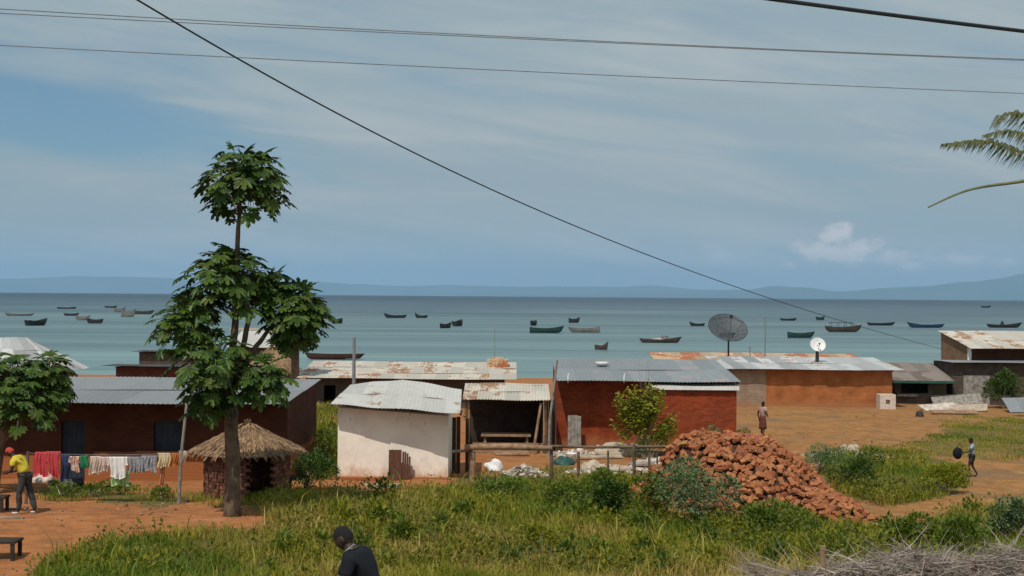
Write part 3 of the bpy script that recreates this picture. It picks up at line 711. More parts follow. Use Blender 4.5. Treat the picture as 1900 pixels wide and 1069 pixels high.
def shack(name,label,cat,px0,px1,d,py_eave,py_top,depth,over,wall,roof,oL=.3,oR=.3,ops=(),rows=2,group=None,wt=.2,oB=.25,pitch=.15,base=None):
    """house with one roof slope rising to the back; all sizes from the map"""
    pc=(px0+px1)/2
    x0=P(px0,800,d).x; x1=P(px1,800,d).x; y0=P(pc,800,d).y
    zb=(base if base is not None else min(gz(x0,y0),gz(x1,y0)))-.15
    ze=P(pc,py_eave,d-over).z; zt=P(pc,py_top,d+depth+oB).z
    sl=(zt-ze)/(depth+over+oB); zr=lambda y: ze+sl*(y-(y0-over))
    root=thing(name,label,cat,((x0+x1)/2,y0+depth/2,zb),0,group); l=root.location
    mb=MB(); y1=y0+depth; g=.05
    O=[]
    for (a,b,t,bt) in ops:
        O.append((P(a,800,d).x,P(b,800,d).x,max(zb,P(pc,bt,d).z) if bt else zb,P(pc,t,d).z))
    wall_open(mb,x0,x1,y0,y0+wt,zb,zr(y0)-g,O)
    for xa,xb in ((x0,x0+wt),(x1-wt,x1)):
        mb.hexa([(xa,y0+wt,zb),(xb,y0+wt,zb),(xb,y1,zb),(xa,y1,zb),(xa,y0+wt,zr(y0+wt)-g),(xb,y0+wt,zr(y0+wt)-g),(xb,y1,zr(y1)-g),(xa,y1,zr(y1)-g)])
    mb.hexa([(x0+wt,y1-wt,zb),(x1-wt,y1-wt,zb),(x1-wt,y1,zb),(x0+wt,y1,zb),(x0+wt,y1-wt,zr(y1-wt)-g),(x1-wt,y1-wt,zr(y1-wt)-g),(x1-wt,y1,zr(y1)-g),(x0+wt,y1,zr(y1)-g)])
    part(mb,'wall',wall,root)
    mb=MB(); ya,yb=y0-over,y1+oB
    sheet(mb,(x0-oL,ya,ze),(x1+oR,ya,ze),(x1+oR,yb,zr(yb)),(x0-oL,yb,zr(yb)),rows,pitch)
    r=part(mb,'roof',roof,root)
    mb=MB()      # purlins and rafters under the sheets
    for k in range(int((x1-x0)/1.4)+2):
        xx=x0+.1+k*(x1-x0-.2)/(int((x1-x0)/1.4)+1)
        mb.hexa([(xx-.03,ya+.06,zr(ya+.06)-.10),(xx+.03,ya+.06,zr(ya+.06)-.10),(xx+.03,y0-.003,zr(y0)-.10),(xx-.03,y0-.003,zr(y0)-.10),(xx-.03,ya+.06,zr(ya+.06)-.035),(xx+.03,ya+.06,zr(ya+.06)-.035),(xx+.03,y0-.003,zr(y0)-.035),(xx-.03,y0-.003,zr(y0)-.035)])
    part(mb,'rafter',M['darkwood'],root)
    root['zb']=zb; return root,O,(x0,x1,y0,zb,ze,zr)
def panel(root,name,mat,x0,x1,y0,y1,z0,z1,planks=0,parent=None):
    mb=MB()
    if planks:
        w_=(x1-x0)/planks
        for i in range(planks): mb.t=rnd(0,1); mb.box(x0+i*w_+.004,x0+(i+1)*w_-.004,y0+rnd(0,.012),y1,z0,z1)
    else: mb.box(x0,x1,y0,y1,z0,z1)
    return part(mb,name,mat,root)
def prop(o,k):
    if k in o: del o[k]

# left brick house
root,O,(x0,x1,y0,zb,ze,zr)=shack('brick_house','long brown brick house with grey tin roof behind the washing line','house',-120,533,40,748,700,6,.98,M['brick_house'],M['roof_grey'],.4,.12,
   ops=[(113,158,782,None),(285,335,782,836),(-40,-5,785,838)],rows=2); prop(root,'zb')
dr=panel(root,'door',M['doorblue'],O[0][0]+.01,O[0][1]-.01,y0+.12,y0+.17,zb+.02,O[0][3]-.01,5)
for o_ in O[1:]:
    panel(root,'window',M['doorblue'],o_[0]+.01,o_[1]-.01,y0+.10,y0+.15,o_[2]+.01,o_[3]-.01,4)
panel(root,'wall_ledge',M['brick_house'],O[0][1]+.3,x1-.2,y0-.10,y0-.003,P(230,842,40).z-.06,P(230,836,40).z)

# pale tin house behind it on the left
def pale_house():
    c=P(-60,690,58); g=gz(c.x,60); root=thing('tin_roof_house','pale tin roofed house behind the papaya at the far left','house',(c.x,61,g-.1))
    A,B=P(-260,690,56.5),P(112,692,56.5); E=P(150,692,60); Ct,D=P(50,627,58.5),P(-240,627,58.5); zE=B.z; A.z=zE; E.z=zE; D.z=Ct.z; E.x=B.x; E.y=60.4; Fk=Vector((A.x,60.4,zE)); D.x=A.x+2.5
    mb=MB(); mb.box(A.x+.5,B.x-.5,57.2,59.7,g-.1,zE-.02); part(mb,'wall',M['brown_plaster'],root)
    mb=MB(); sheet(mb,A,B,Ct,D,3); sheet(mb,B,E,Ct,Ct+Vector((0,0,.001)),2); sheet(mb,E,Fk,D,Ct,3); part(mb,'roof',M['roof_mix'],root)
pale_house()

# white shed
def white_shed():
    d=41; a,b=P(627,800,d).x,P(832,800,d).x; y0=d; y1=d+3.1; g=min(gz(a,y0),gz(b,y0))-.1
    root=thing('white_shed','small whitewashed shed with a pale tin roof and mud splashed foot','shed',((a+b)/2,y0+1.5,g))
    zl=P(627,756,d).z; zr_=P(832,772,d).z; bl=P(640,722,y1).z; br=P(850,730,y1).z
    mb=MB(); t=.18
    zm=lambda f,l,r:l+(r-l)*f
    n=8
    # front wall as strips so that the plaster line follows the roof
    mb.hexa([(a,y0,g),(b,y0,g),(b,y0+t,g),(a,y0+t,g),(a,y0,zl),(b,y0,zr_),(b,y0+t,zr_+.03),(a,y0+t,zl+.03)])
    mb.hexa([(a,y0+t,g),(a+t,y0+t,g),(a+t,y1,g),(a,y1,g),(a,y0+t,zl),(a+t,y0+t,zl),(a+t,y1,bl-.12),(a,y1,bl-.12)])
    mb.hexa([(b-t,y0+t,g),(b,y0+t,g),(b,y1,g),(b-t,y1,g),(b-t,y0+t,zr_),(b,y0+t,zr_),(b,y1,br-.12),(b-t,y1,br-.12)])
    mb.hexa([(a+t,y1-t,g),(b-t,y1-t,g),(b-t,y1,g),(a+t,y1,g),(a+t,y1-t,bl-.16),(b-t,y1-t,br-.16),(b-t,y1,br-.12),(a+t,y1,bl-.12)])
    part(mb,'wall',M['whitewash'],root)
    mb=MB(); fl=P(613,750,d-.52); fm=P(735,759,d-.75); fr=P(854,768,d-.98); br_=P(857,722,d+3.5); bm=P(748,704,d+3.7); bl_=P(650,713,d+3.5)
    sheet(mb,fl,fm,bm,bl_,2,.12,.006); sheet(mb,fm+Vector((0,0,.012)),fr,br_,bm,2,.12,.006)
    part(mb,'roof',M['roof_pale'],root)
    mb=MB()
    for i in range(9):
        f=i/8; p=fl.lerp(fr,f); q=bl_.lerp(br_,f); mb.hexa([(p.x-.03,p.y+.3,p.z-.08),(p.x+.03,p.y+.3,p.z-.08),(p.x+.03,y0-.003,p.z-.03),(p.x-.03,y0-.003,p.z-.03),(p.x-.03,p.y+.3,p.z-.02),(p.x+.03,p.y+.3,p.z-.02),(p.x+.03,y0-.003,p.z+.03),(p.x-.03,y0-.003,p.z+.03)])
    part(mb,'rafter',M['darkwood'],root)
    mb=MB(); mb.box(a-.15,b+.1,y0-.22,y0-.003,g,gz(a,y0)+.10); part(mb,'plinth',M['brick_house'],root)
white_shed()
def leaning(label,name,cat,px0,px1,py0,py1,d,mat,lean=.15,round_top=False,thick=.035,group=None,planks=3):
    p0,p1=P(px0,py1,d),P(px1,py1,d); zt=P(px0,py0,d).z; w=p1.x-p0.x; h=zt-p0.z; z0=gz(p0.x,d-.1)-.02; h=zt-z0
    mb=MB(); wk=w/planks
    for i in range(planks):
        hh=h if not round_top else h*math.sqrt(max(.3,1-((i+.5)/planks*1.0-.1)**2*.6))
        hh*=rnd(.96,1.0); xa=p0.x+i*wk+.005; xb=xa+wk-.01; yy=d-lean*h/2
        mb.t=rnd(0,1); mb.hexa([(xa,yy-thick,z0),(xb,yy-thick,z0),(xb,yy,z0),(xa,yy,z0),(xa,yy-thick+lean*hh,z0+hh),(xb,yy-thick+lean*hh,z0+hh),(xb,yy+lean*hh,z0+hh),(xa,yy+lean*hh,z0+hh)])
    return solid(mb,name,mat,label,cat,group)
leaning('red brown wooden shutter leaning on the white shed wall','wooden_shutter','shutter',721,745,834,888,40.7,M['rustsheet'],.10,False,.04,None,1)
leaning('rusty sheet with a rounded top beside the shutter on the white wall','rusty_sheet','metal sheet',746,762,836,884,40.72,M['rustsheet'],.10,True,.03,None,4)
mb=MB(); p=GP(707,903); mb.hexa([(p.x-.56,p.y-.12,p.z-.03),(p.x+.5,p.y-.16,p.z-.03),(p.x+.54,p.y+.2,p.z-.02),(p.x-.5,p.y+.2,p.z-.02),(p.x-.56,p.y-.12,p.z+.06),(p.x+.5,p.y-.16,p.z+.05),(p.x+.54,p.y+.2,p.z+.07),(p.x-.5,p.y+.2,p.z+.07)])
solid(mb,'foot_slab',M['stone'],'pale flat slab on the ground in front of the white shed','slab')

# long low shed behind
root,O,_=shack('long_shed','long low dark shed with pale rusting tin roof behind the white shed','shed',568,935,74,703,671,5.2,.8,M['dark_wall'],M['roof_rust'],.45,.7,ops=[(600,622,716,None),(700,730,716,None)],rows=3); prop(root,'zb')
mb=MB(); q=P(925,672,78); mb.box(q.x-.7,q.x+.6,q.y-.5,q.y+.4,q.z-.30,q.z+.16); mb.box(q.x-.4,q.x+.3,q.y-.3,q.y+.2,q.z+.16,q.z+.30)
solid(mb,'brick_stack',M['roof_red'],'small rusty red stack on the right end of the long low shed roof','bricks')

# open stall
def stall():
    d=50; g=gz(P(935,800,d).x,d); xa,xb=P(868,800,d).x,P(1008,800,d).x; y1=d+2.2
    root=thing('open_stall','open fronted wooden stall with a rust streaked tin roof beside the white shed','stall',((xa+xb)/2,d+1,g-.05)); zf=P(935,742,d-.3).z; zk=P(935,711,y1+.3).z
    mb=MB(); sheet(mb,(xa-.2,d-.35,zf),(xb+.25,d-.35,zf),(xb+.25,y1+.3,zk),(xa-.2,y1+.3,zk),2,.12,.016,sw=.55); part(mb,'roof',M['roof_rust'],root)
    mb=MB()
    n=16
    for i in range(n):
        w=(xb-xa)/n; mb.t=rnd(0,1); mb.box(xa+i*w+.005,xa+(i+1)*w-.005,y1-.05+rnd(0,.02),y1,g-.05,zk-.06)
    mb.box(xa,xb,y1+.003,y1+.04,g-.05,zk-.07); part(mb,'back_wall',M['darkwood'],root)
    mb=MB()
    for i in range(10):
        w=2.2/10; mb.box(xb-.05,xb-.01+rnd(0,.02),d+.05+i*w+.005,d+.05+(i+1)*w-.005,g-.05,zf-.05+(zk-zf)*i/11)
    part(mb,'side_wall',M['darkwood'],root)
    for px in (866,1012):
        x=P(px,800,d).x; mb=MB(); mb.tube([(x,d-.1,g-.05),(x+.02,d-.1,g+.9),(x-.02,d-.1,zf-.03)],[.06,.055,.05],8); part(mb,'post',M['wood'],root)
    mb=MB(); mb.tube([tuple(P(990,822,d-.35)-Vector((0,0,.3))),tuple(P(1004,748,d-.2))],[.055,.05],8); part(mb,'brace',M['log'],root)
    mb=MB(); a=P(893,805,d+.5); b=P(985,805,d+.5); mb.box(a.x,b.x,d+.3,d+1.1,a.z-.08,a.z); mb.box(a.x+.1,a.x+.2,d+.4,d+.5,g,a.z-.08); mb.box(b.x-.2,b.x-.1,d+.4,d+.5,g,a.z-.08); part(mb,'counter',M['log'],root)
    mb=MB(); mb.box(xa,xb,d+.02,d+.10,g-.05,g+.42); part(mb,'front_board',M['log'],root)
stall()
# dark planks standing between shed and stall
for px,w_,t_,b_,dd,lab in ((846,16,770,888,42.6,'dark board standing against the right side of the white shed'),(870,14,775,886,42.9,'dark narrow board standing left of the open stall')):
    leaning(lab,'standing_board','board',px-w_/2,px+w_/2,t_,b_,dd,M['darkwood'],.02,False,.06,None,2)
mb=MB(); a=P(1022,720,48.5); mb.tube([tuple(G(1018,48.5)),tuple(P(1020,780,48.5)),tuple(P(1034,668,48.5))],[.06,.05,.035],7)
solid(mb,'pole',M['greywood'],'tall thin pole at the left corner of the red building','pole')
leaning('dark leaning boards between the open stall and the red building','standing_board','board',1010,1030,740,822,51.5,M['darkwood'],.05,False,.06,None,3)

# red brick building
root,O,(x0,x1,y0,zb,ze,zr)=shack('red_brick_building','red brick building with bluish tin roof behind the rail fence','house',1033,1365,53,708,666,5.2,1.15,M['red_brick'],M['roof_blue'],.05,.0,rows=2); prop(root,'zb')
ax=P(1213,800,51.9).x; ax1=P(1366,800,51.9).x; az=P(1290,719,51.5).z
mb=MB(); mb.box(ax,ax1,51.9,y0-.003,zb,az-.02); part(mb,'annex_wall',M['red_brick'],root)
mb=MB(); sheet(mb,(ax-.1,51.78,az),(ax1+.08,51.78,az),(ax1+.08,y0-.01,az+.13),(ax-.1,y0-.01,az+.13),1,.12,.012)
part(mb,'annex_roof',M['roof_pale'],root)
mb=MB(); mb.box(ax-.1,ax1+.08,51.75,51.775,az-.12,az+.03); part(mb,'fascia',M['paint_white'],root)
leaning('grey boards leaning on the left of the red brick wall','leaning_board','boards',1053,1078,770,828,52.5,M['greywood'],.12,False,.03,None,4)
mb=MB(); p=P(1117,676,56); mb.lathe([(.02,-.06),(.24,-.02),(.30,.10),(.26,.10),(.2,.02),(.02,.0)],(p.x,p.y,p.z),14); solid(mb,'basin',M['plastic'],'white basin lying on the bluish tin roof','basin',smooth=True)
for px,lab in ((1054,'white peg at the left end of the bluish roof edge'),(1158,'white peg above the sapling on the bluish roof edge')):
    mb=MB(); p=P(px,700,52.0); mb.tube([(p.x,p.y,p.z-.22),(p.x,p.y,p.z),(p.x+.02,p.y,p.z+.16)],[.03,.035,.02],7); solid(mb,'roof_peg',M['paint_white'],lab,'peg')
mb=MB(); p=G(1060,47.5); mb.lathe([(.16,0),(.2,.32),(.21,.34),(.19,.34),(.15,.03)],tuple(p),14); solid(mb,'bucket',M['plastic'],'white bucket by the leaning grey boards','bucket',smooth=True)

# orange building
root,O,(x0,x1,y0,zb,ze,zr)=shack('orange_building','long orange plastered building with patched tin roof and pale block left end','house',1350,1655,78.4,686,662,6,.58,M['orange_plaster'],M['roof_mix'],.5,.6,rows=2); prop(root,'zb')
xa,xb=P(1350,800,78.4).x,P(1421,800,78.4).x
mb=MB(); mb.box(xa-.02,xb,y0-.03,y0-.003,zb,zr(y0)-.06); part(mb,'block_wall',M['block'],root)
mb=MB(); xq=P(1643,800,77.4).x; g=gz(xq,77.4)-.05; wall_open(mb,xq-.47,xq+.47,77.0,77.25,g,g+.95,[(xq-.12,xq+.14,g+.38,g+.64)]); mb.box(xq-.47,xq+.47,77.25,77.8,g,g+.95)
solid(mb,'white_block',M['c_palepink'],'pale block with a small dark square opening at the orange wall corner','block')
# rusty long shed behind
root,O,_=shack('rusty_shed','long rusty orange roof behind the orange building by the lake','shed',1225,1600,93,669,655,4,.5,M['dark_wall'],M['roof_red'],.5,.3,rows=2,pitch=.22); prop(root,'zb')
# little dark hut
root,O,(x0,x1,y0,zb,ze,zr)=shack('dark_hut','small dark hut with brown roof and green edged front','hut',1660,1756,82,707,673,3.6,.7,M['dark_wall'],M['roof_brown'],.3,.3,ops=[(1672,1722,712,730)],rows=2); prop(root,'zb')
mb=MB(); mb.box(x0-.35,x1+.35,y0-.76,y0-.72,ze-.14,ze+.02); part(mb,'fascia',M['greentarp'],root)
panel(root,'counter',M['greywood'],P(1668,0,82).x,P(1708,0,82).x,y0-.25,y0-.003,P(1690,734,82).z-.05,P(1690,731,82).z)
# right hand building
root,O,(x0,x1,y0,zb,ze,zr)=shack('brown_building','tall brown building with weathered pale roof at the right edge','house',1795,2080,86,648,615,5.4,1.0,M['brown_plaster'],M['roof_rust'],.15,.5,rows=2); prop(root,'zb')
mb=MB(); mb.box(x0-.03,x0+.22,y0-.06,y0-.003,zb,zr(y0)-.08); part(mb,'corner_post',M['paint_white'],root)
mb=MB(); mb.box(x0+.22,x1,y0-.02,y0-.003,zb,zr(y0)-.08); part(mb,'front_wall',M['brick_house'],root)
root,O,(x0,x1,y0,zb,ze,zr)=shack('lean_to','dark lean-to with grey panel built against the tall brown building','shed',1767,2080,82,674,669,3.7,.5,M['dark_wall'],M['roof_grey'],.2,.3,ops=[(1845,1880,690,735)],rows=1); prop(root,'zb')
panel(root,'grey_panel',M['greywood'],P(1793,0,82).x,P(1842,0,82).x,y0-.05,y0-.003,zb,P(1815,697,82).z,5)
# far roofs behind the papaya
root,O,_=shack('lakeside_shed','far pale roofed shed seen between the papaya stems','shed',430,536,98,645,614,4.5,.6,M['dark_wall'],M['roof_pale'],.3,.3,rows=2); prop(root,'zb')
mb=MB(); a,b=P(426,612,103),P(540,613,103); mb.box(a.x,b.x,a.y-.1,a.y+.25,a.z-.02,a.z+.12); part(mb,'ridge_cap',M['roof_red'],root)

# ------------------------------------------------------------------ thatched huts
def thatch_hut(label,px,d,py_apex,py_eave,rpx,nposts,rows,walls):
    g=G(px,d); root=thing('thatched_hut',label,'hut',g); R_=rpx/F*d; ha=P(px,py_apex,d).z-g.z; he=P(px,py_eave,d).z-g.z
    mb=MB(); mb.lathe([(R_*.97,he-.02),(R_*.6,he+(ha-he)*.47),(.05,ha-.06),(.03,ha-.1),(R_*.55,he+(ha-he)*.36),(R_*.92,he-.05)],n=28)
    for r in range(rows):
        f0=r/rows
        for i in range(int(150*(1-f0*.8)*R_/1.6)):
            a=rnd(0,2*PI); f=f0+rnd(-.02,.05); f=min(max(f,0),.97); rr=R_*(1.02-f)+.015; h=he+(ha-he)*f+.02; ln=rnd(.2,.42)*(.6 if f<.06 else 1); w=rnd(.012,.03)
            c,s=math.cos(a),math.sin(a); dz=(ha-he)/R_*.92; da=rnd(-.08,.08)
            p=Vector((c*rr,s*rr,h+rnd(0,.035))); q=Vector((math.cos(a+da)*(rr+ln*.72),math.sin(a+da)*(rr+ln*.72),h-ln*.72*dz-(.10 if f<.06 else .02)*rnd(.3,1)))
            t=Vector((-s,c,0))*w; u=Vector((0,0,.012)); mb.add([p-t,p+t,q+t*.5,q-t*.5,p+u,q+u],[(0,1,2,3),(0,3,5,4),(1,4,5,2)])
    for i in range(60):
        a=rnd(0,2*PI); mb.tube([(0,0,ha-.15),(math.cos(a)*.1,math.sin(a)*.1,ha+rnd(.0,.12))],[.012,.004],3)
    mb.build('roof',M['thatch'],root)
    for i in range(nposts):
        a=i*2*PI/nposts+.35; x,y=math.cos(a)*R_*.72,math.sin(a)*R_*.72; z=gz(g.x+x,g.y+y)-g.z
        mb=MB(); mb.tube([(x,y,z-.1),(x+rnd(-.03,.03),y,z+.7),(x,y,he+.18)],[.05,.045,.04],7); mb.build('post',M['darkwood'],root)
    if walls:
        mb=MB(); Rw=R_*.74
        for k in range(13):
            z=-.04+k*.095; n=34
            for i in range(n):
                a=i*2*PI/n+(k%2)*PI/n
                if abs(((a+PI/2+PI)%(2*PI))-PI-.55)<.30: continue
                c,s=math.cos(a),math.sin(a); l=PI*Rw/n*.93; rr=Rw+rnd(-.02,.02); x,y=c*rr,s*rr; tx,ty=-s*l,c*l; nx_,ny_=c*.06,s*.06
                mb.hexa([(x-tx-nx_,y-ty-ny_,z),(x-tx+nx_,y-ty+ny_,z),(x+tx+nx_,y+ty+ny_,z),(x+tx-nx_,y+ty-ny_,z),(x-tx-nx_,y-ty-ny_,z+.085),(x-tx+nx_,y-ty+ny_,z+.085),(x+tx+nx_,y+ty+ny_,z+.085),(x+tx-nx_,y+ty-ny_,z+.085)])
        mb.build('low_wall',M['wallbrick'],root)
        mb=MB(); mb.lathe([(Rw-.04,.82),(Rw+.05,.82),(Rw+.05,.86),(Rw-.04,.86)],n=28) if False else None
    return root
M['wallbrick']=plain('rough_wall_brick',(.21,.085,.05),(.12,.05,.03),6,.95,.4,isl=.4)
thatch_hut('small thatched open hut with low brick wall behind the papaya trunk',458,35.6,785,836,100,7,9,True)
thatch_hut('far thatched round hut glimpsed behind the papaya stems',505,83,640,690,56,7,7,False)
def table(label,px,d,w,dep,h,mat,name='bench'):
    g=G(px,d); root=thing(name,label,name,g); mb=MB(); n=4
    for i in range(n): mb.t=rnd(0,1); mb.box(-w/2,w/2,-dep/2+i*dep/n+.004,-dep/2+(i+1)*dep/n-.004,h-.05,h)
    mb.build('seat' if name=='bench' else 'top',mat,root)
    for sx in (-1,1):
        for sy in (-1,1):
            mb=MB(); mb.box(sx*(w/2-.06)-.035,sx*(w/2-.06)+.035,sy*(dep/2-.05)-.03,sy*(dep/2-.05)+.03,-.08,h-.05); mb.build('leg',mat,root)
    return root
table('low dark wooden bench at the bottom left corner of the yard',-45,26.6,1.78,.5,.40,M['darkwood'])
table('dark bench cut by the left edge behind the man in yellow',-60,31.4,1.9,.45,.36,M['darkwood'])
table('dark plank table beside the thatched hut',552,36.6,.6,.5,.42,M['darkwood'],'table')
mb=MB(); p=GP(28,946); mb.hexa([(p.x-.55,p.y-.1,p.z-.02),(p.x+.3,p.y-.1,p.z-.02),(p.x+.3,p.y+.1,p.z-.02),(p.x-.55,p.y+.1,p.z-.02)]+[(p.x-.55,p.y-.1,p.z+.05),(p.x+.3,p.y-.1,p.z+.05),(p.x+.3,p.y+.1,p.z+.06),(p.x-.55,p.y+.1,p.z+.06)])
solid(mb,'plank',M['log'],'pale plank on the ground at the feet of the man in yellow','plank')
mb=MB(); p=GP(20,962); mb.hexa([(p.x-.5,p.y-.05,p.z-.02),(p.x+.3,p.y-.05,p.z-.02),(p.x+.3,p.y+.07,p.z-.02),(p.x-.5,p.y+.07,p.z-.02)]+[(p.x-.5,p.y-.05,p.z+.03),(p.x+.3,p.y-.05,p.z+.03),(p.x+.3,p.y+.07,p.z+.03),(p.x-.5,p.y+.07,p.z+.03)])
solid(mb,'plank',M['greywood'],'thin grey plank lying nearer the camera than the pale plank','plank')

# ------------------------------------------------------------------ brick pile
HC=(6.38,37.8)
def heap(x,y):
    dx=(x-HC[0]); dy=(y-HC[1])
    r=math.sqrt((dx/(2.75 if dx<0 else 3.1))**2+(dy/3.0)**2)
    r+=.07*math.sin(3*math.atan2(dy,dx)+1)+.04*math.sin(7*math.atan2(dy,dx))
    h=1.72*min(1.0,max(0,1-r)*1.75); h=h if h<1.25 else 1.25+(h-1.25)*.9
    h+=(.16*noise.noise(Vector((x*1.3,y*1.3,0)))+.14*noise.noise(Vector((x*3.1,y*3.1,5))))*(1 if r<.95 else 0)
    for (bx,by,br,bh) in ((8.55,34.5,.95,.50),(8.0,35.2,.95,.55),(5.7,38,.7,.18)):
        q=((x-bx)**2+(y-by)**2)/br**2
        if q<1: h=max(h,bh*(1-q)**.8) if bh>.3 else h+bh*(1-q)
    return max(0,h)
def brick_mesh(i):
    mb=MB(); a,b,c=.102*(rnd(.85,1.25) if i%3 else rnd(.42,.7)),.060*rnd(.9,1.15),.042*rnd(.9,1.2)
    j=lambda:rnd(-.012,.012)
    mb.hexa([(x*a+j(),y*b+j(),z*c+j()) for z in (-1,1) for x,y in ((-1,-1),(1,-1),(1,1),(-1,1))]); 
    me=mb.mesh('brick',M['brickpiece']); return me,mb
bm_=[brick_mesh(i) for i in range(12)]
pl=[]; tries=0
while len(pl)<2400 and tries<60000:
    tries+=1; x=HC[0]+rnd(-3.6,4.2); y=HC[1]+rnd(-4.2,3.2); h=heap(x,y)
    if h<.05: continue
    e=.1; n=Vector((heap(x-e,y)-heap(x+e,y),heap(x,y-e)-heap(x,y+e),2*e)).normalized()
    pl.append((x,y,h,n))
for q in range(26): x,y=rnd(8.3,9.5),rnd(33.2,34.6); pl.append((x,y,.06,Vector((0,0,1))))
for q in range(8): x,y=rnd(2.6,3.3),rnd(34.6,36.4); pl.append((x,y,.06,Vector((0,0,1))))
camv=Vector((0,0,CAMZ)); pl2=[]
for x,y,h,n in pl:
    p=Vector((x,y,gz(x,y)+h)); vis=n.dot((camv-p).normalized()); pl2.append((vis+(.25 if y<HC[1] else -.2)+rnd(0,.3),p,n))
pl2.sort(key=lambda t:-t[0])
stuff=MB()
def rot_for(n):
    ax=rdir(-.35,.35); z=(n+rdir()*.55).normalized(); x=ax-z*ax.dot(z); x.normalize(); y=z.cross(x)
    return Matrix((x,y,z)).transposed()
for i,(v,p,n) in enumerate(pl2):
    m3=rot_for(n); off=p+n*rnd(-.05,.07)
    if i<300:
        o=bpy.data.objects.new('brick',bm_[i%12][0]); C.objects.link(o); o.matrix_world=Matrix.Translation(off)@m3.to_4x4()
        tag(o,'loose orange red brick lying in the big heap of bricks','brick','bricks of the big brick heap')
    else:
        src=bm_[i%12][1]; stuff.add([off+m3@Vector(q) for q in src.v],src.f)
n=60; b0=len(stuff.v)
vs=[];fs=[]
for j in range(n+1):
    for i in range(n+1):
        x=HC[0]-3.8+8.2*i/n; y=HC[1]-4.4+7.8*j/n; h=heap(x,y); vs.append((x,y,gz(x,y)+h-(.10 if h<.02 else .13)))
for j in range(n):
    for i in range(n): fs.append((j*(n+1)+i,j*(n+1)+i+1,(j+1)*(n+1)+i+1,(j+1)*(n+1)+i))
stuff.mi=1; stuff.add(vs,fs); stuff.mi=0
M['heapcore']=plain('brick_gap_shade',(.09,.035,.02),(.045,.02,.012),7,.95,.6)  # core coloured darker so gaps between the bricks read as shade
o=solid(stuff,'brick_heap',[M['brickpiece'],M['heapcore']],'big heap of orange red bricks in the grass field','bricks',kind='stuff')
# ------------------------------------------------------------------ rail fence and junk
def fence():
    d=41; g=G(1060,d); root=thing('rail_fence','rough wooden rail fence along the far edge of the grass field','fence',g)
    mb=MB(); a,b=P(838,838,d),P(868,836,d+.0); mb.tube([tuple(a),tuple(b)],[.045,.05],7); part(mb,'rail',M['greywood'],root)
    mb=MB(); mb.tube([tuple(P(862,830,d-.1)),tuple(P(940,829,d-.1)),tuple(P(1024,832,d-.1))],[.095,.10,.085],9); part(mb,'rail',M['log'],root,True)
    mb=MB(); mb.tube([tuple(P(1018,828,d+.08)),tuple(P(1100,830,d+.08)),tuple(P(1190,829,d+.08)),tuple(P(1300,829,d+.08))],[.05,.045,.05,.045],7); part(mb,'rail',M['wood'],root,True)
    mb=MB(); mb.tube([tuple(P(1175,838,d-.03)),tuple(P(1300,838,d-.03))],.03,6); part(mb,'rail',M['darkwood'],root)
    for px,r,tp in ((877,.10,838),(1023,.06,828),(1073,.05,838),(1128,.035,836),(1176,.055,824),(1204,.04,834),(1219,.03,836),(1237,.035,834),(1252,.03,836),(1268,.035,834),(1288,.04,830)):
        p=G(px,d); t=P(px,tp,d); mb=MB(); mb.tube([(p.x+rnd(-.03,.03),d,p.z-.15),(p.x,d,(p.z+t.z)/2),(t.x,d,t.z)],[r*1.05,r,r*.9],7); part(mb,'post',M['log'] if r>.08 else M['wood'],root)
fence()
def lump(name,label,cat,px,py,w,h,dp,mat,nz=.25,seed=0,d=None):
    p=GP(px,py) if d is None else G(px,d); bm=bmesh.new(); bmesh.ops.create_icosphere(bm,subdivisions=3,radius=1)
    for v in bm.verts:
        k=1+nz*noise.noise(v.co*1.6+Vector((seed*3.1,seed,0)))+nz*.5*noise.noise(v.co*4+Vector((seed,0,3)))
        v.co=Vector((v.co.x*w/2*k,v.co.y*dp/2*k,max(-.1,v.co.z*h*k)))
    mb=MB(); mb.add([tuple(v.co+p) for v in bm.verts],[tuple(q.index for q in f.verts) for f in bm.faces]); bm.free()
    return solid(mb,name,mat,label,cat,smooth=True)
lump('white_sack','crumpled white plastic sack on the ground under the log rail','sack',917,872,.62,.34,.5,M['plastic'],.5,1)
lump('green_tarp','dark green tarpaulin heap behind the rail fence','tarpaulin',1046,862,.7,.30,.6,M['greentarp'],.5,2)
lump('sand_heap','pale heap of sand before the left of the red building','heap',1150,0,2.0,.45,1.2,M['sand'],.3,3,49.5)
lump('sand_heap','small grey heap of sand right of the sapling','heap',1262,0,1.3,.4,1.0,M['rubble'],.35,4,49.8)
lump('pale_sack','flat pale sack lying right of the rubble behind the rail','sack',1098,868,.8,.24,.5,M['sand'],.4,5)
lump('dark_stone','dark stone on the tan ground before the dark hut','stone',1706,772,.42,.3,.4,M['darkstone'],.3,6)
lump('dark_stone','dark stone right of the scrap sheet heap','stone',1822,765,.45,.28,.4,M['darkstone'],.3,7)
for i,(px,py,w) in enumerate(((1566,838,.45),(1580,843,.55),(1596,850,.4),(1588,833,.32),(1552,846,.3))):
    lump('pale_stone',('pale stone, leftmost but one of the stones behind the brick pile','largest pale stone of the group behind the brick pile','pale stone at the right end of the group behind the brick pile','small pale stone at the back of the group behind the brick pile','little pale stone at the left end of the group behind the brick pile')[i],'stone',px,py,w,w*.6,w,M['stone'],.3,20+i)
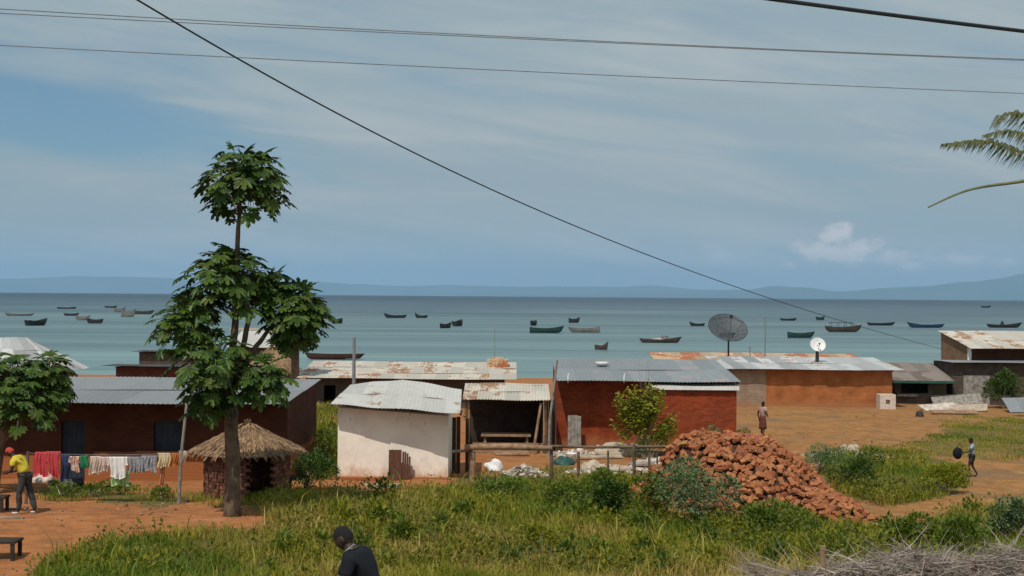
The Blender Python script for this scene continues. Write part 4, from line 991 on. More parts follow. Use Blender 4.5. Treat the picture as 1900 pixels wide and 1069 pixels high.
def rubble(label,px,py,w,dp,h,n,s):
    c=GP(px,py); mb=MB()
    for i in range(n):
        a=rnd(0,2*PI); r=math.sqrt(rnd(0,1)); x,y=c.x+math.cos(a)*r*w/2,c.y+math.sin(a)*r*dp/2; z=gz(x,y)+h*(1-r)*rnd(.2,1)
        m3=rot_for(Vector((0,0,1))); k=s*rnd(.4,1.4); q=[(k,k*rnd(.3,.9),k*rnd(.08,.5))]
        k3=q[0]; mb.hexa([Vector((x,y,z))+m3@Vector((u*k3[0]*rnd(.8,1.1),v*k3[1]*rnd(.8,1.1),t*k3[2])) for t in (-1,1) for u,v in ((-1,-1),(1,-1),(1,1),(-1,1))])
    return solid(mb,'rubble',M['rubble'],label,'rubble',kind='stuff')
rubble('heap of pale rubble and rags under the log rail',972,882,1.5,1.0,.42,240,.09)
rubble('scattered pale rubble behind the fence posts',1140,872,3.2,1.6,.16,220,.09)
rubble('loose rubble along the foot of the red brick building',1170,832,5.0,1.2,.14,200,.08)
rubble('pale rubble band behind the pickets, nearest the brick heap',1245,858,2.6,1.5,.22,230,.10)
rubble('grey rubble and rags between the fence and the leaning boards',1075,846,2.2,1.6,.25,200,.10)
rubble('pale stones and rags on the bare ground behind the brick heap at right',1575,846,3.6,1.4,.15,150,.09)
def flat_board(name,label,cat,px,py,w,dp,rz,mat,tilt=.12,th=.05):
    p=GP(px,py); mb=MB(); c,s=math.cos(rz),math.sin(rz)
    q=[(-w/2,-dp/2),(w/2,-dp/2),(w/2,dp/2),(-w/2,dp/2)]
    pt=[(p.x+a*c-b*s,p.y+a*s+b*c,p.z+.05+tilt*(b+dp/2)+.06*a*(1 if tilt>.2 else 0)) for a,b in q]
    mb.hexa(pt+[(a,b,z+th) for a,b,z in pt]); return solid(mb,name,mat,label,cat)
flat_board('scrap_board','pale cream board lying in front of the fence pickets','board',1148,876,.75,.35,.3,M['stone'],.2)
flat_board('scrap_board','grey board lying among rubble behind the fence pickets','board',1190,866,.9,.3,-.2,M['greywood'],.15)
flat_board('scrap_board','long pale plank lying behind the thin rail','board',1110,852,1.8,.28,.12,M['stone'],.1)
flat_board('scrap_board','short pale plank nearest the brick heap behind the pickets','board',1232,868,.9,.26,-.3,M['rubble'],.25)
flat_board('scrap_board','dark weathered plank before the grey sand heap','board',1225,846,1.5,.25,.05,M['wood'],.1)
flat_board('scrap_board','tan board on the ground under the log rail','board',950,846,1.3,.5,.1,M['log'],.1)
flat_board('scrap_sheet','long pale scrap sheet on top of the scrap heap before the lean-to','metal sheet',1775,752,3.0,1.2,-.15,M['greywood'],.45)
flat_board('scrap_sheet','grey scrap sheet at the left of the scrap heap before the lean-to','metal sheet',1745,762,2.4,1.1,.25,M['rubble'],.25)
flat_board('scrap_sheet','light scrap sheet sloping at the right of the scrap heap','metal sheet',1800,764,1.9,1.0,-.35,M['stone'],.3)
flat_board('scrap_sheet','dull brown scrap sheet at the front of the scrap heap','metal sheet',1770,768,2.6,.7,.05,M['log'],.15)
mb=MB(); p=G(1905,76); sheet(mb,(p.x-1.3,75.2,p.z+.02),(p.x+2,74.8,p.z+.1),(p.x+2.1,76.6,p.z+.9),(p.x-1.2,76.8,p.z+.75),1,.15); solid(mb,'tin_sheet',M['roof_blue'],'bluish tin sheet leaning low at the right edge','metal sheet')

M['pebble']=plain('earth_pebble',(.30,.16,.085),(.20,.10,.055),3,.95,.3,isl=.5)
def pebbles():
    mb=MB(); k=0
    while k<1500:
        px=rnd(-20,1920); py=rnd(755,1068)
        if inpoly([px],[py],ZF)[0] or inpoly([px],[py],ZB)[0] or (640<px<1360 and py<900): continue
        p=GP(px,py)
        if random.random()>.35+.9*float(fbm(p.x*.6,p.y*.6)): continue
        r=rnd(.01,.032) if random.random()<.94 else rnd(.03,.06); m3=rot_for(Vector((0,0,1))); k+=1
        mb.hexa([p+Vector((0,0,r*.25))+m3@Vector((u*r*rnd(.7,1.2),v*r*rnd(.5,1.1),t*r*rnd(.3,.6))) for t in (-1,1) for u,v in ((-1,-1),(1,-1),(1,1),(-1,1))])
    solid(mb,'pebbles',M['pebble'],'scattered pebbles and crumbs of brick on the bare earth','pebbles',kind='stuff')
pebbles()
# ------------------------------------------------------------------ washing line
LD=33.3
def lz(px): return 841+3*math.sin((px-60)/280*PI)
mb=MB(); mb.tube([tuple(P(px,lz(px),LD)) for px in range(52,349,12)],.006,5); solid(mb,'washing_line',M['wiregrey'],'thin washing line stretched across the yard of the brick house','washing line')
mb=MB(); g=G(331,LD); mb.tube([(g.x,g.y,g.z-.2),tuple(P(336,850,LD)),tuple(P(347,746,LD))],[.05,.045,.035],7); solid(mb,'line_pole',M['greywood'],'tall leaning pole at the right end of the washing line','pole')
mb=MB(); g=G(48,LD); mb.tube([(g.x,g.y,g.z-.2),tuple(P(52,838,LD))],[.045,.035],7); solid(mb,'line_pole',M['wood'],'short pole at the left end of the washing line behind the man','pole')
def cloth(label,px0,px1,py0,py1,mat,shape='rect',name='cloth',cat='laundry',dd=0.0,fold=5):
    a=P(px0,py0,LD+dd); b=P(px1,py0,LD+dd); H=a.z-P(px0,py1,LD+dd).z; W=b.x-a.x; nu,nv=22,14
    mb=MB(); ph=rnd(0,6); idx={}; vs=[]; fs=[]
    def ins(u,v):
        if shape=='shirt': return v<.42 or .13<u<.87
        if shape=='trousers': return v<.35 or u<.42 or u>.58
        if shape=='dress': return abs(u-.5)<.42+.1*v
        if shape=='leg': return u<.55 or v<.3
        return True
    cells=[(i,j) for i in range(nu) for j in range(nv) if ins((i+.5)/nu,(j+.5)/nv)]
    for L_ in (0,1):
        for j in range(nv+1):
            for i in range(nu+1):
                u,v=i/nu,j/nv; x=a.x+W*u+.02*math.sin(v*5+ph); y=a.y+(.035*math.sin(u*fold*2*PI+ph+v*.8)+.02*math.sin(u*fold*4.3+v*3))*(.25+v)+(.006 if L_ else -.006)
                zl=P(px0+(px1-px0)*u,py0,LD).z+.02; z=zl-H*v*(1+.07*math.sin(u*7+ph)); vs.append((x,y,z))
    n=nu+1; m=n*(nv+1); S=set(cells)
    for i,j in cells:
        q=j*n+i; fs.append((q,q+n,q+n+1,q+1)); fs.append((m+q,m+q+1,m+q+n+1,m+q+n))
        for di,dj,e in ((-1,0,(q,q+n)),(1,0,(q+1,q+n+1)),(0,-1,(q,q+1)),(0,1,(q+n,q+n+1))):
            if (i+di,j+dj) not in S: fs.append((e[0],e[1],e[1]+m,e[0]+m))
    used=sorted({k for f in fs for k in f}); mp={k:i for i,k in enumerate(used)}
    mb.add([vs[k] for k in used],[tuple(mp[k] for k in f) for f in fs])
    return solid(mb,name,mat,label,cat,'washing on the line',smooth=True)
cloth('bright red dress hanging left on the washing line',62,90,840,884,M['c_red'],'dress','dress')
cloth('red shirt hanging right of the red dress on the line',86,113,839,885,M['c_red'],'shirt','shirt')
cloth('navy blue trousers hanging on the line before the dark door',113,130,846,893,M['c_navy'],'trousers','trousers')
cloth('white and red patterned shirt on the line before the door',128,150,848,876,M['c_patch'],'shirt','shirt')
cloth('small green cloth on the line at the right of the door',149,165,847,869,M['c_green'],'rect')
cloth('pale pinkish cloth left of the white shirt on the line',166,186,848,880,M['c_palepink'],'rect')
cloth('faded striped cloth next left of the white shirt on the line',183,202,849,876,M['c_palepink'],'rect')
cloth('large white shirt in the middle of the washing line',199,238,849,888,M['c_white'],'shirt','shirt')
cloth('light green skirt hanging lowest, below the white shirt',206,240,876,903,M['c_mint'],'rect','skirt',dd=.12)
cloth('grey patterned cloth right of the white shirt on the line',238,265,849,877,M['c_grey'],'rect')
cloth('darker grey wrap cloth beside the cream cloth on the line',262,291,847,876,M['c_grey'],'rect')
cloth('cream cloth near the right end of the washing line',293,316,842,868,M['c_cream'],'rect')
cloth('peach coloured trousers hanging longest near the line pole',296,313,846,902,M['c_peach'],'leg','trousers',dd=.10)
cloth('orange cloth at the line pole',316,334,842,866,M['c_orange'],'rect')
cloth('pinkish white cloth on the line pole end',332,346,838,858,M['c_palepink'],'rect')
def pot(label,px,py,r,h,mat,name='cooking_pot',cat='pot'):
    p=GP(px,py); mb=MB(); mb.lathe([(r*.7,-.02),(r,h*.35),(r*.95,h*.75),(r*.8,h*.95),(r*.9,h),(r*.78,h*.95),(r*.7,.06)],tuple(p),16); solid(mb,name,mat,label,cat,smooth=True)
pot('dark cooking pot on the ground under the red washing',100,905,.17,.2,M['metal_dark'])
pot('dark cooking pot on the ground left of the dark door',143,903,.2,.24,M['metal_dark'])
pot('pale pink bucket on the ground under the navy trousers',125,909,.15,.28,M['c_palepink'],'bucket','bucket')
lump('laundry_pile','pile of pale washing on the ground under the red dress','laundry',80,895,.55,.28,.4,M['c_palepink'],.5,31)

# ------------------------------------------------------------------ boats
def hull(L,B,H,rb=.5,rs=.25,tr=False,n=22):
    mb=MB(); vs=[]; m=14
    for i in range(n+1):
        t=-1+2*i/n
        w=B/2*(max(.02,1-abs(t)**2.6)**.75 if not(tr and t<0) else max(.62,1-abs(t)**2.6)**.75)
        sh=H*(1+ (rb*max(0,t)**2.2 + rs*max(0,-t)**2.2)); ke=-.18+ .55*H*max(0,abs(t)-.72)/.28*(0 if tr and t<0 else 1)
        x=t*L/2*(1+.0*sh)
        ring=[]
        for (u,z) in ((-1,1),(-.93,.55),(-.72,.2),(-.35,.04),(0,0),(.35,.04),(.72,.2),(.93,.55),(1,1),(.93,1.0),(.82,.55),(.5,.25),(-.5,.25),(-.82,.55),(-.93,1.0)):
            xx=x+ (.09*L*max(0,t)**4 + (.0 if tr else .05)*L*-max(0,-t)**4)*z
            ring.append((xx,u*w,ke+(sh-ke)*z))
        vs+=ring
    k=15; fs=[]
    for i in range(n):
        for j in range(k): fs.append((i*k+j,i*k+(j+1)%k,(i+1)*k+(j+1)%k,(i+1)*k+j))
    fs.append(tuple(range(k-1,-1,-1))); fs.append(tuple(n*k+j for j in range(k)))
    mb.add(vs,fs); return mb
def boat(label,px0,px1,py,rz,mat,H=None,rb=.5,rs=.25,tr=False,extra=None,L=None,group='boats on the lake',d=None,z=0,name='boat'):
    pc=(px0+px1)/2; d=d or CAMZ*F/(py-hor(pc)); wd=(px1-px0)/F*d; c,s=abs(math.cos(rz)),abs(math.sin(rz))
    L=L or wd/max(c,.35)*.92; B=min(2.2,.22*L) if c>.5 else min(2.4,wd); L=max(L,B*2.4); H=(H or .085*L+.25)*1.22
    root=thing(name,label,'boat',((pc-CX)/F*d,d,z),rz,group)
    hull(L,B,H,rb,rs,tr).build('hull',mat,root,smooth=False)
    for t in (-.45,-.1,.28):
        w=B/2*max(.1,1-abs(t)**2.6)**.75*.9; mb=MB(); mb.box(t*L/2-.13,t*L/2+.13,-w,w,H*.62,H*.62+.05); mb.build('seat',M['b_in'],root)
    if extra=='canopy':
        mb=MB(); zt=H+1.0
        mb.box(-L*.38,L*.30,-B*.48,B*.48,zt,zt+.10); mb.build('canopy',M['b_brown'],root)
        for t in (-.36,-.14,.08,.28):
            for sy in (-1,1): mb=MB(); mb.tube([(t*L,sy*B*.40,H*.7),(t*L,sy*B*.42,zt)],.05,5); mb.build('canopy_post',M['b_dark'],root)
    if extra=='cover':
        mb=MB(); n=12
        prof=[(-.24,.0),(-.2,.28),(-.05,.42),(.1,.36),(.16,.1)]
        vs=[];fs=[]
        for x,h in prof:
            for k in range(7): a=PI*k/6; vs.append((x*L,-math.cos(a)*B*.42,H*.75+math.sin(a)*h*.9))
        for i in range(len(prof)-1):
            for k in range(6): fs.append((i*7+k,i*7+k+1,(i+1)*7+k+1,(i+1)*7+k))
        fs.append((6,5,4,3,2,1,0)); fs.append(tuple(28+k for k in range(7))); mb.add(vs,fs); mb.build('cover',M['b_pale'],root)
        mb=MB(); mb.box(L*.05,L*.22,-B*.35,B*.35,H+.15,H+.62); mb.build('box',M['b_grey'],root)
    if extra=='motor':
        mb=MB(); mb.box(-L*.47-.25,-L*.47+.15,-.2,.2,H*.9,H*.9+.55); mb.box(-L*.47-.2,-L*.47-.08,-.08,.08,-.1,H*.9); mb.build('outboard_motor',M['b_dark'],root)
    if extra=='nets':
        mb=MB()
        for q in range(26):
            a=rdir(0,1); mb.tube([(a.x*.6-.4,a.y*.4,H*.6+a.z*.2),(a.x*.3-.4,a.y*.2,H+a.z*1.1)],[.25,.12],6)
        mb.build('net_pile',M['b_dark'],root)
    if extra=='mast':
        mb=MB(); mb.tube([(L*.25,0,0),(L*.25,0,H+1.6)],.06,5); mb.build('mast',M['b_dark'],root)
    return root
BT=[
('long grey canoe, leftmost on the lake',10,62,586,.05,'b_grey',.55,dict(rb=.3,rs=.6)),
('small dark boat end-on below the leftmost canoe',59,77,604,1.05,'b_dark',.9,dict(rb=.6,tr=True)),
('thin dark boat farthest left of the two left clusters',106,141,573,.1,'b_dark',.55,dict()),
('dark boat at the upper end of the left chain of three boats',119,146,586,.1,'b_dark',.6,dict(rb=.4)),
('grey brown boat in the middle of the left chain of three boats',141,167,594,.15,'b_grey',.9,dict(rb=.3)),
('dark boat at the lower right end of the left chain of three',162,192,600,PI+.1,'b_dark',.8,dict(rb=.5)),
('small dark boat at the top of the second cluster from the left',194,217,571,.1,'b_dark',.6,dict()),
('grey boat in the middle of the second cluster from the left',212,232,579,.3,'b_grey',1.2,dict()),
('broad grey boat lowest in the second cluster, near the papaya leaves',225,251,588,.25,'b_grey',1.5,dict(tr=True)),
('slender brown boat touching the left papaya leaves',247,285,583,.05,'b_brown',.9,dict(rb=.5)),
('tiny dark boat just right of the papaya crown',619,633,600,1.2,'b_dark',.8,dict(extra='motor')),
('dark boat with a raised stern left of the mid lake',714,755,590,PI+.08,'b_dark',.75,dict(rb=.9)),
('short dark boat with a raised end right of the mid lake boat',771,794,590,PI+.3,'b_dark',.7,dict(rb=1.2)),
('small dark boat above the long shed, lower of a pair',818,837,609,.9,'b_dark',.8,dict(tr=True)),
('tiny dark boat end-on, upper of a pair above the long shed',843,857,605,1.25,'b_dark',.95,dict(tr=True)),
('long green grey boat above the gap left of the red building',981,1045,618,.06,'b_green',.85,dict(rb=.55,tr=True)),
('very small boat just above the stern of the long green grey boat',985,996,604,1.3,'b_dark',.8,dict(extra='motor')),
('short dark boat above the boat with the square stern',1055,1076,599,.3,'b_dark',.95,dict(tr=True)),
('long brown grey boat with a high square end over the red building',1056,1116,617,PI-.06,'b_grey',.8,dict(rb=.2,rs=.5,tr=True)),
('small boat nearest the red building roof',1105,1128,649,-.7,'b_brown',.5,dict(rb=1.2,tr=True)),
('long low boat carrying a pale cover right of the red building',1187,1263,636,.05,'b_brown',.5,dict(rb=.8,extra='cover')),
('little boat with a pole left of the large mesh dish',1280,1309,605,PI+.2,'b_dark',.55,dict(rb=.9)),
('small dark boat above the green flat boat, right of the mesh dish',1447,1478,595,.1,'b_dark',.55,dict()),
('dark green flat boat between the two satellite dishes',1460,1511,627,.05,'b_green',.8,dict(rb=.35,tr=True)),
('small green boat under the sagging cable',1513,1531,594,.3,'b_green',.85,dict()),
('large roofed passenger boat above the white dish',1530,1598,616,.08,'b_brown',.95,dict(extra='canopy',rb=.5)),
('long dark low boat right of the roofed passenger boat',1608,1660,604,.05,'b_dark',.6,dict()),
('blue long boat left of the tall brown building roof',1685,1753,608,PI+.05,'b_blue',.7,dict(rb=.8)),
('dark boat loaded with a heap above the right edge roof',1830,1895,608,.06,'b_dark',.7,dict(rb=.8,extra='nets')),
('faint far green boat, most distant near the right edge',1819,1839,571,.2,'b_green',1.2,dict()),
]
for lab,a,b,py,rz,mt,H,k in BT: boat(lab,a,b,py,rz,M[mt],H,**k)
# larger boats moored right at the shore, behind the roofs
for lab,x0_,x1_,d_,e_,t_,w_ in (('small dark flat roofed shed by the water, the higher one behind the papaya',257,352,118,653,650,'dark_wall'),('low red brown flat roofed shed just above the grey tin roof',214,350,96,680,676,'house_dark')):
    root,O,_=shack('waterside_shed',lab,'shed',x0_,x1_,d_,e_,t_,3.5,.5,M[w_],M['roof_dark'],1.0 if d_<100 else .6,.3,rows=1); prop(root,'zb')
boat('long dark red canoe at the shore behind the post of the long shed',568,674,667,.03,M['b_red'],.55,.12,.2)

# ------------------------------------------------------------------ dishes, masts
def mesh_dish():
    d=88; c=P(1351,607,d); g=G(1351,d); root=thing('mesh_dish','large dark mesh satellite dish on a pole behind the orange building','satellite dish',g)
    R_=36/F*d*1.02; l=Vector(g); ax=Vector((.10,-.66,.74)).normalized(); u=Vector((1,0,0)); u=(u-ax*u.dot(ax)).normalized(); v=ax.cross(u)
    fp=lambda r,a,o=0: c-l+u*(r*math.cos(a))+v*(r*math.sin(a))+ax*(r*r/(4*.42*R_*2)-.30*R_+o)
    mb=MB(); vs=[];fs=[]; nr,na=8,36
    for o_ in (0,.012):
        for i in range(nr+1):
            for k in range(na): vs.append(fp(R_*(.04+.96*i/nr),2*PI*k/na,o_))
    for o_ in (0,1):
        b=o_*(nr+1)*na
        for i in range(nr):
            for k in range(na): fs.append((b+i*na+k,b+i*na+(k+1)%na,b+(i+1)*na+(k+1)%na,b+(i+1)*na+k))
    mb.add(vs,fs)
    m,nt,bb,L=newmat('dish_mesh'); bb.inputs['Base Color'].default_value=(.06,.062,.066,1); bb.inputs['Roughness'].default_value=.6
    t=nn(nt,'ShaderNodeBsdfTransparent'); x=nn(nt,'ShaderNodeMixShader'); x.inputs[0].default_value=.46; L(bb.outputs[0],x.inputs[1]); L(t.outputs[0],x.inputs[2]); L(x.outputs[0],nt.nodes['Material Output'].inputs[0])
    mb.build('reflector',m,root,smooth=True)
    mb=MB()
    for k in range(16): mb.tube([fp(R_*(.05+.95*i/6),2*PI*k/16,-.03) for i in range(7)],.016,4)
    for r in (.55,1.0): mb.tube([fp(R_*r,2*PI*k/40,-.03) for k in range(41)],.02,5)
    mb.build('rib',M['metal_dark'],root)
    mb=MB(); fc=c-l+ax*R_*.72; mb.lathe([(.10,-.12),(.12,.12)],tuple(fc),10)
    for k in range(3): mb.tube([fp(R_*.95,2*PI*k/3+.5),fc],.02,4)
    mb.build('feed_arm',M['metal_dark'],root)
    mb=MB(); hb=c-l-ax*.40*R_; mb.tube([(0,0,-.2),(0,0,hb.z-.1),tuple(hb)],[.07,.06,.08],8); q=fp(0,0,-.05); mb.box(q.x-.45,q.x+.45,q.y-.12,q.y+.25,q.z-.36,q.z-.06); mb.build('pole',M['metal_dark'],root)
mesh_dish()
def white_dish():
    d=81.5; c=P(1517,640,d); b=P(1517,667,d); root=thing('satellite_dish','round white satellite dish on the roof of the orange building','satellite dish',b); R_=.47; ax=Vector((.05,-.9,.42)).normalized()
    u=Vector((1,0,0)); u=(u-ax*u.dot(ax)).normalized(); v=ax.cross(u); o=c-b; vs=[];fs=[]; nr,na=6,28
    for k_ in (0,-.025):
        for i in range(nr+1):
            r=R_*(.03+.97*i/nr)
            for k in range(na): a=2*PI*k/na; vs.append(o+u*(r*math.cos(a)*1.05)+v*(r*math.sin(a))+ax*(r*r/(4*.4)+k_-.05))
    for q in (0,1):
        bq=q*(nr+1)*na
        for i in range(nr):
            for k in range(na): fs.append((bq+i*na+k,bq+i*na+(k+1)%na,bq+(i+1)*na+(k+1)%na,bq+(i+1)*na+k))
    mb=MB(); mb.add(vs,fs); mb.build('reflector',M['paint_white'],root,smooth=True)
    mb=MB(); mb.tube([o-v*R_*.9,o+ax*.42-v*.1],.018,5); mb.box(*(lambda q:(q.x-.05,q.x+.05,q.y-.06,q.y+.06,q.z-.05,q.z+.05))(o+ax*.42-v*.1)); mb.build('feed_arm',M['metal_dark'],root)
    mb=MB(); mb.tube([(0,.1,-.25),(0,.1,.28),tuple(o-ax*.08)],[.13,.11,.06],8); mb.build('mount',M['metal_dark'],root)
white_dish()
def mast(label,px,d,pyt,r,arms=()):
    g=G(px,d); t=P(px,pyt,d); root=thing('aerial_mast',label,'mast',g); mb=MB(); mb.tube([(0,0,-.2),(0,0,t.z-g.z)],[r,r*.7],6); mb.build('pole',M['wiregrey'],root)
    for (dz,w) in arms: mb=MB(); mb.tube([(-w/2,0,t.z-g.z-dz),(w/2,0,t.z-g.z-dz)],.02,4); mb.build('arm',M['wiregrey'],root)
mast('thin grey aerial mast between the mesh dish and the white dish',1419,87,588,.045,((.1,.5),(.35,.4)))
mast('short thin mast right of the mesh dish pole',1391,87,644,.05,((.05,.6),))
mast('dark post standing behind the white shed above the long shed roof',656,69,626,.12,((1.15,.9),))
mast('very thin mast above the right end of the long shed',917,80,610,.025)

# ------------------------------------------------------------------ cables
def cable(name,label,pts,px0,d0,px1,d1,r,mat,ext=True):
    A=P(px0,500,d0); B=P(px1,500,d1); out=[]
    cf=np.polyfit([p[0]/1000 for p in pts],[p[1] for p in pts],min(5,len(pts)-1) if ext=='start' else 2); xs=np.linspace(pts[0][0],pts[-1][0],28); pts=[(float(x),float(np.polyval(cf,x/1000))) for x in xs]
    for px,py in pts:
        q=P(px,py,1)-Vector((0,0,CAMZ)); # ray
        # plan intersection of the ray with the vertical plane through A and B
        ex,ey=B.x-A.x,B.y-A.y; den=q.x*ey-q.y*ex
        s=(A.x*ey-A.y*ex)/den; out.append(Vector((q.x*s,q.y*s,CAMZ+q.z*s)))
    # smooth resample
    ps=[]
    for i in range(len(out)-1):
        p0=out[max(i-1,0)];p1=out[i];p2=out[i+1];p3=out[min(i+2,len(out)-1)]
        for k in range(6):
            t=k/6; ps.append(.5*((2*p1)+(p2-p0)*t+(2*p0-5*p1+4*p2-p3)*t*t+(3*p1-p0-3*p2+p3)*t**3))
    ps.append(out[-1]); out=ps
    if ext:
        for k,(a,b) in enumerate(((0,1),(-1,-2))):
            if ext!='start' or k==0:
                e=out[a]+(out[a]-out[b]).normalized()*25
                if k==0: out.insert(0,e)
                else: out.append(e)
    ps=out; mb=MB(); mb.tube(ps,r,6); return solid(mb,name,mat,label,'cable')
cable('service_cable','long dark sagging cable running down to the tall brown building',[(255,0),(440,108),(600,197),(760,279),(920,356),(1080,424),(1240,488),(1400,543),(1520,585),(1600,606),(1690,632),(1762,652)],255,16,1762,83,.0125,M['wire'],'start')
cable('power_line','upper grey wire of the pair crossing the whole sky',[(-60,12),(0,16),(300,36),(600,52),(950,67),(1300,84),(1900,111)],0,24,1900,30,.0095,M['wiregrey'])
cable('power_line','lower wire of the close pair crossing the sky from the left',[(-60,21),(0,25),(300,40),(600,56),(950,71),(1300,86),(1900,112.5)],0,25,1900,31,.0095,M['wiregrey'])
wl=cable('power_line','lowest thin grey wire crossing the whole sky',[(-60,81),(0,85),(300,99),(600,114),(950,131),(1300,149),(1900,173)],0,27,1900,33,.010,M['wiregrey'])
cable('thick_cable','thick black cable across the top right corner',[(1380,-9),(1440,0),(1560,15),(1700,34),(1900,58)],1440,11,1900,12,.018,M['wire'])

# ------------------------------------------------------------------ coconut palm at the right edge
def palm():
    d=22; g=G(2075,d); root=thing('coconut_palm','coconut palm whose drooping fronds reach in at the right edge','palm',g); top=P(2075,250,d)
    mb=MB(); n=14; mb.tube([(g.x+.1*math.sin(i*.5)-g.x,0,-.2+(top.z-g.z+.2)*i/n) for i in range(n+1)],[.17-.06*i/n+.008*(i%2) for i in range(n+1)],10); mb.build('trunk',M['bark'],root,smooth=True)
    def frond(pts,ll,step=.032,droop=1.0,wid=.03,fold=0):
        p=[P(*q) for q in pts]; ps=[]
        for i in range(len(p)-1):
            p0=p[max(i-1,0)];p1=p[i];p2=p[i+1];p3=p[min(i+2,len(p)-1)]
            for k in range(8):
                t=k/8; ps.append(.5*((2*p1)+(p2-p0)*t+(2*p0-5*p1+4*p2-p3)*t*t+(3*p1-p0-3*p2+p3)*t**3))
        ps.append(p[-1]); l=[Vector(q)-g for q in ps]; rb=MB(); lf=MB(); N=len(l)
        rb.tube(l,[(.034 if fold else .024)*(1-i/N)+(.012 if fold else .006) for i in range(N)],5)
        tot=sum((l[i+1]-l[i]).length for i in range(N-1)); acc=0
        for i in range(N-1):
            seg=l[i+1]-l[i]; m=max(1,int(seg.length/step))
            for k in range(m):
                f=(acc+seg.length*k/m)/tot
                if f<.12: continue
                q=l[i]+seg*(k/m); t=seg.normalized(); s=t.cross(Vector((0,0,1))).normalized()
                for sd_ in (-1,1):
                    if random.random()<.12: continue
                    L_=ll*(math.sin(PI*min(.97,.25+f*.72)))**.6*rnd(.7,1.1)
                    d0=(s*sd_*(.5-fold*.4)+t*(.55+fold)+Vector((0,0,.12+rnd(-.2,.15)))).normalized(); d1=(d0*.45+Vector((0,0,-droop*rnd(.6,1.1)))+t*.15).normalized()
                    if fold: d1=(d0+Vector((0,0,-.15))).normalized()
                    a=q+d0*L_*.35; b=a+d1*L_*.65; w=s.cross(d0)*0+t*wid*.5
                    lf.add([q-w*.4,q+w*.4,a+w,a-w,b],[(0,1,2,3),(3,2,4)])
            acc+=seg.length
        fr=rb.build('frond',M['palmrib'],root,smooth=True); lf.build('leaflets',M['palm'],fr)
    frond([(2075,252,22),(1985,272,21.8),(1900,283,21.5),(1830,262,21.3),(1752,268,21.2)],.55,.024,droop=1.1,wid=.036)
    frond([(2075,250,22),(1980,226,21.9),(1910,214,21.7),(1862,214,21.6),(1842,235,21.5)],.62,.024,droop=1.0,wid=.036)
    frond([(2075,250,22),(1985,268,22.3),(1925,256,22.5),(1870,243,22.8),(1826,252,23)],.50,.024,droop=1.0,wid=.034)
    frond([(2075,262,22),(1990,318,21.6),(1900,336,21.2),(1800,352,20.9),(1722,385,20.7)],.17,.03,.2,.03,1)
    for q in ([(2075,250,22),(2090,180,22),(2150,150,21.5),(2230,190,21)],[(2075,250,22),(2170,220,22.5),(2260,260,22.8),(2330,360,23)],[(2075,250,22),(2150,260,21),(2230,330,20),(2270,430,19.5)],[(2075,250,22),(2050,170,23),(2040,130,24.5),(2030,150,26)],[(2075,250,22),(2090,240,23.4),(2100,280,25),(2110,380,26)]): frond(q,.42)
palm()

# ------------------------------------------------------------------ brush fence of dead branches, lower right
def brush():
    d=17.2; g=G(1680,d); root=thing('brush_fence','fence of grey dead branches and wooden stakes along the lower right edge','fence',g); mb=MB()
    def topz(px):
        return np.interp(px,[1330,1380,1440,1500,1540,1600,1680,1760,1800,1860,1950,2100],[1085,1080,1070,1062,1052,1042,1020,1040,1038,1020,1024,1005])
    def twig(a,dv,L_,r,sag):
        q=[]; v=dv.normalized(); p=Vector(a)
        for k in range(5):
            q.append(p-g); v=(v+rdir()*.22+Vector((0,0,-sag))).normalized(); p=p+v*L_/4
        mb.tube(q,[r,r*.8,r*.6,r*.45,r*.2],3,False)
    for i in range(3600):
        px=1410+rnd(0,1)**.8*720; y=d+rnd(-.5,.6); t=P(px,topz(px),y); gr=gz(t.x,y); f=rnd(0,1)**.55; z=gr+(t.z-gr)*f
        dv=Vector((rnd(-1,1),rnd(-.35,.35),rnd(-.25,.32)*(1 if f>.6 else .6)))
        twig((t.x,y,z),dv,rnd(.3,.85),rnd(.004,.011),.09)
    for i in range(340):     # frayed ends poking up
        px=1410+rnd(0,1)**.75*720; y=d+rnd(-.4,.5); t=P(px,topz(px)+6,y); twig(tuple(t),Vector((rnd(-.9,.9),rnd(-.3,.3),rnd(.15,1))),rnd(.1,.34),rnd(.003,.006),.05)
    for i in range(60):      # pale fan of dead palm ribs at the left end
        y=d+rnd(-.15,.2); a=P(rnd(1395,1470),rnd(1058,1100),y); b=P(1352+rnd(-10,46),1016+rnd(-2,34),y); twig(tuple(a),b-a,(b-a).length*rnd(.75,1.05),rnd(.004,.008),-.01)
    for i in range(50):
        y=d+rnd(-.1,.1); a=P(1752+rnd(-16,16),1050,y); b=P(1760+rnd(-8,9),1004+rnd(0,24),y); twig(tuple(a),b-a,(b-a).length,rnd(.003,.007),0)
    mb.build('brush',M['twig'],root)
    for px,t_,r in ((1527,1013,.045),(1800,1036,.04),(1995,1000,.05)):
        p=G(px,d-.1); t=P(px,t_,d-.1); mb=MB(); mb.tube([tuple(p-g-Vector((0,0,.2))),tuple(t-g-Vector((.01,0,.3))),tuple(t-g)],[r*1.1,r,r*.95],8); mb.build('stake',M['log'],root)
brush()

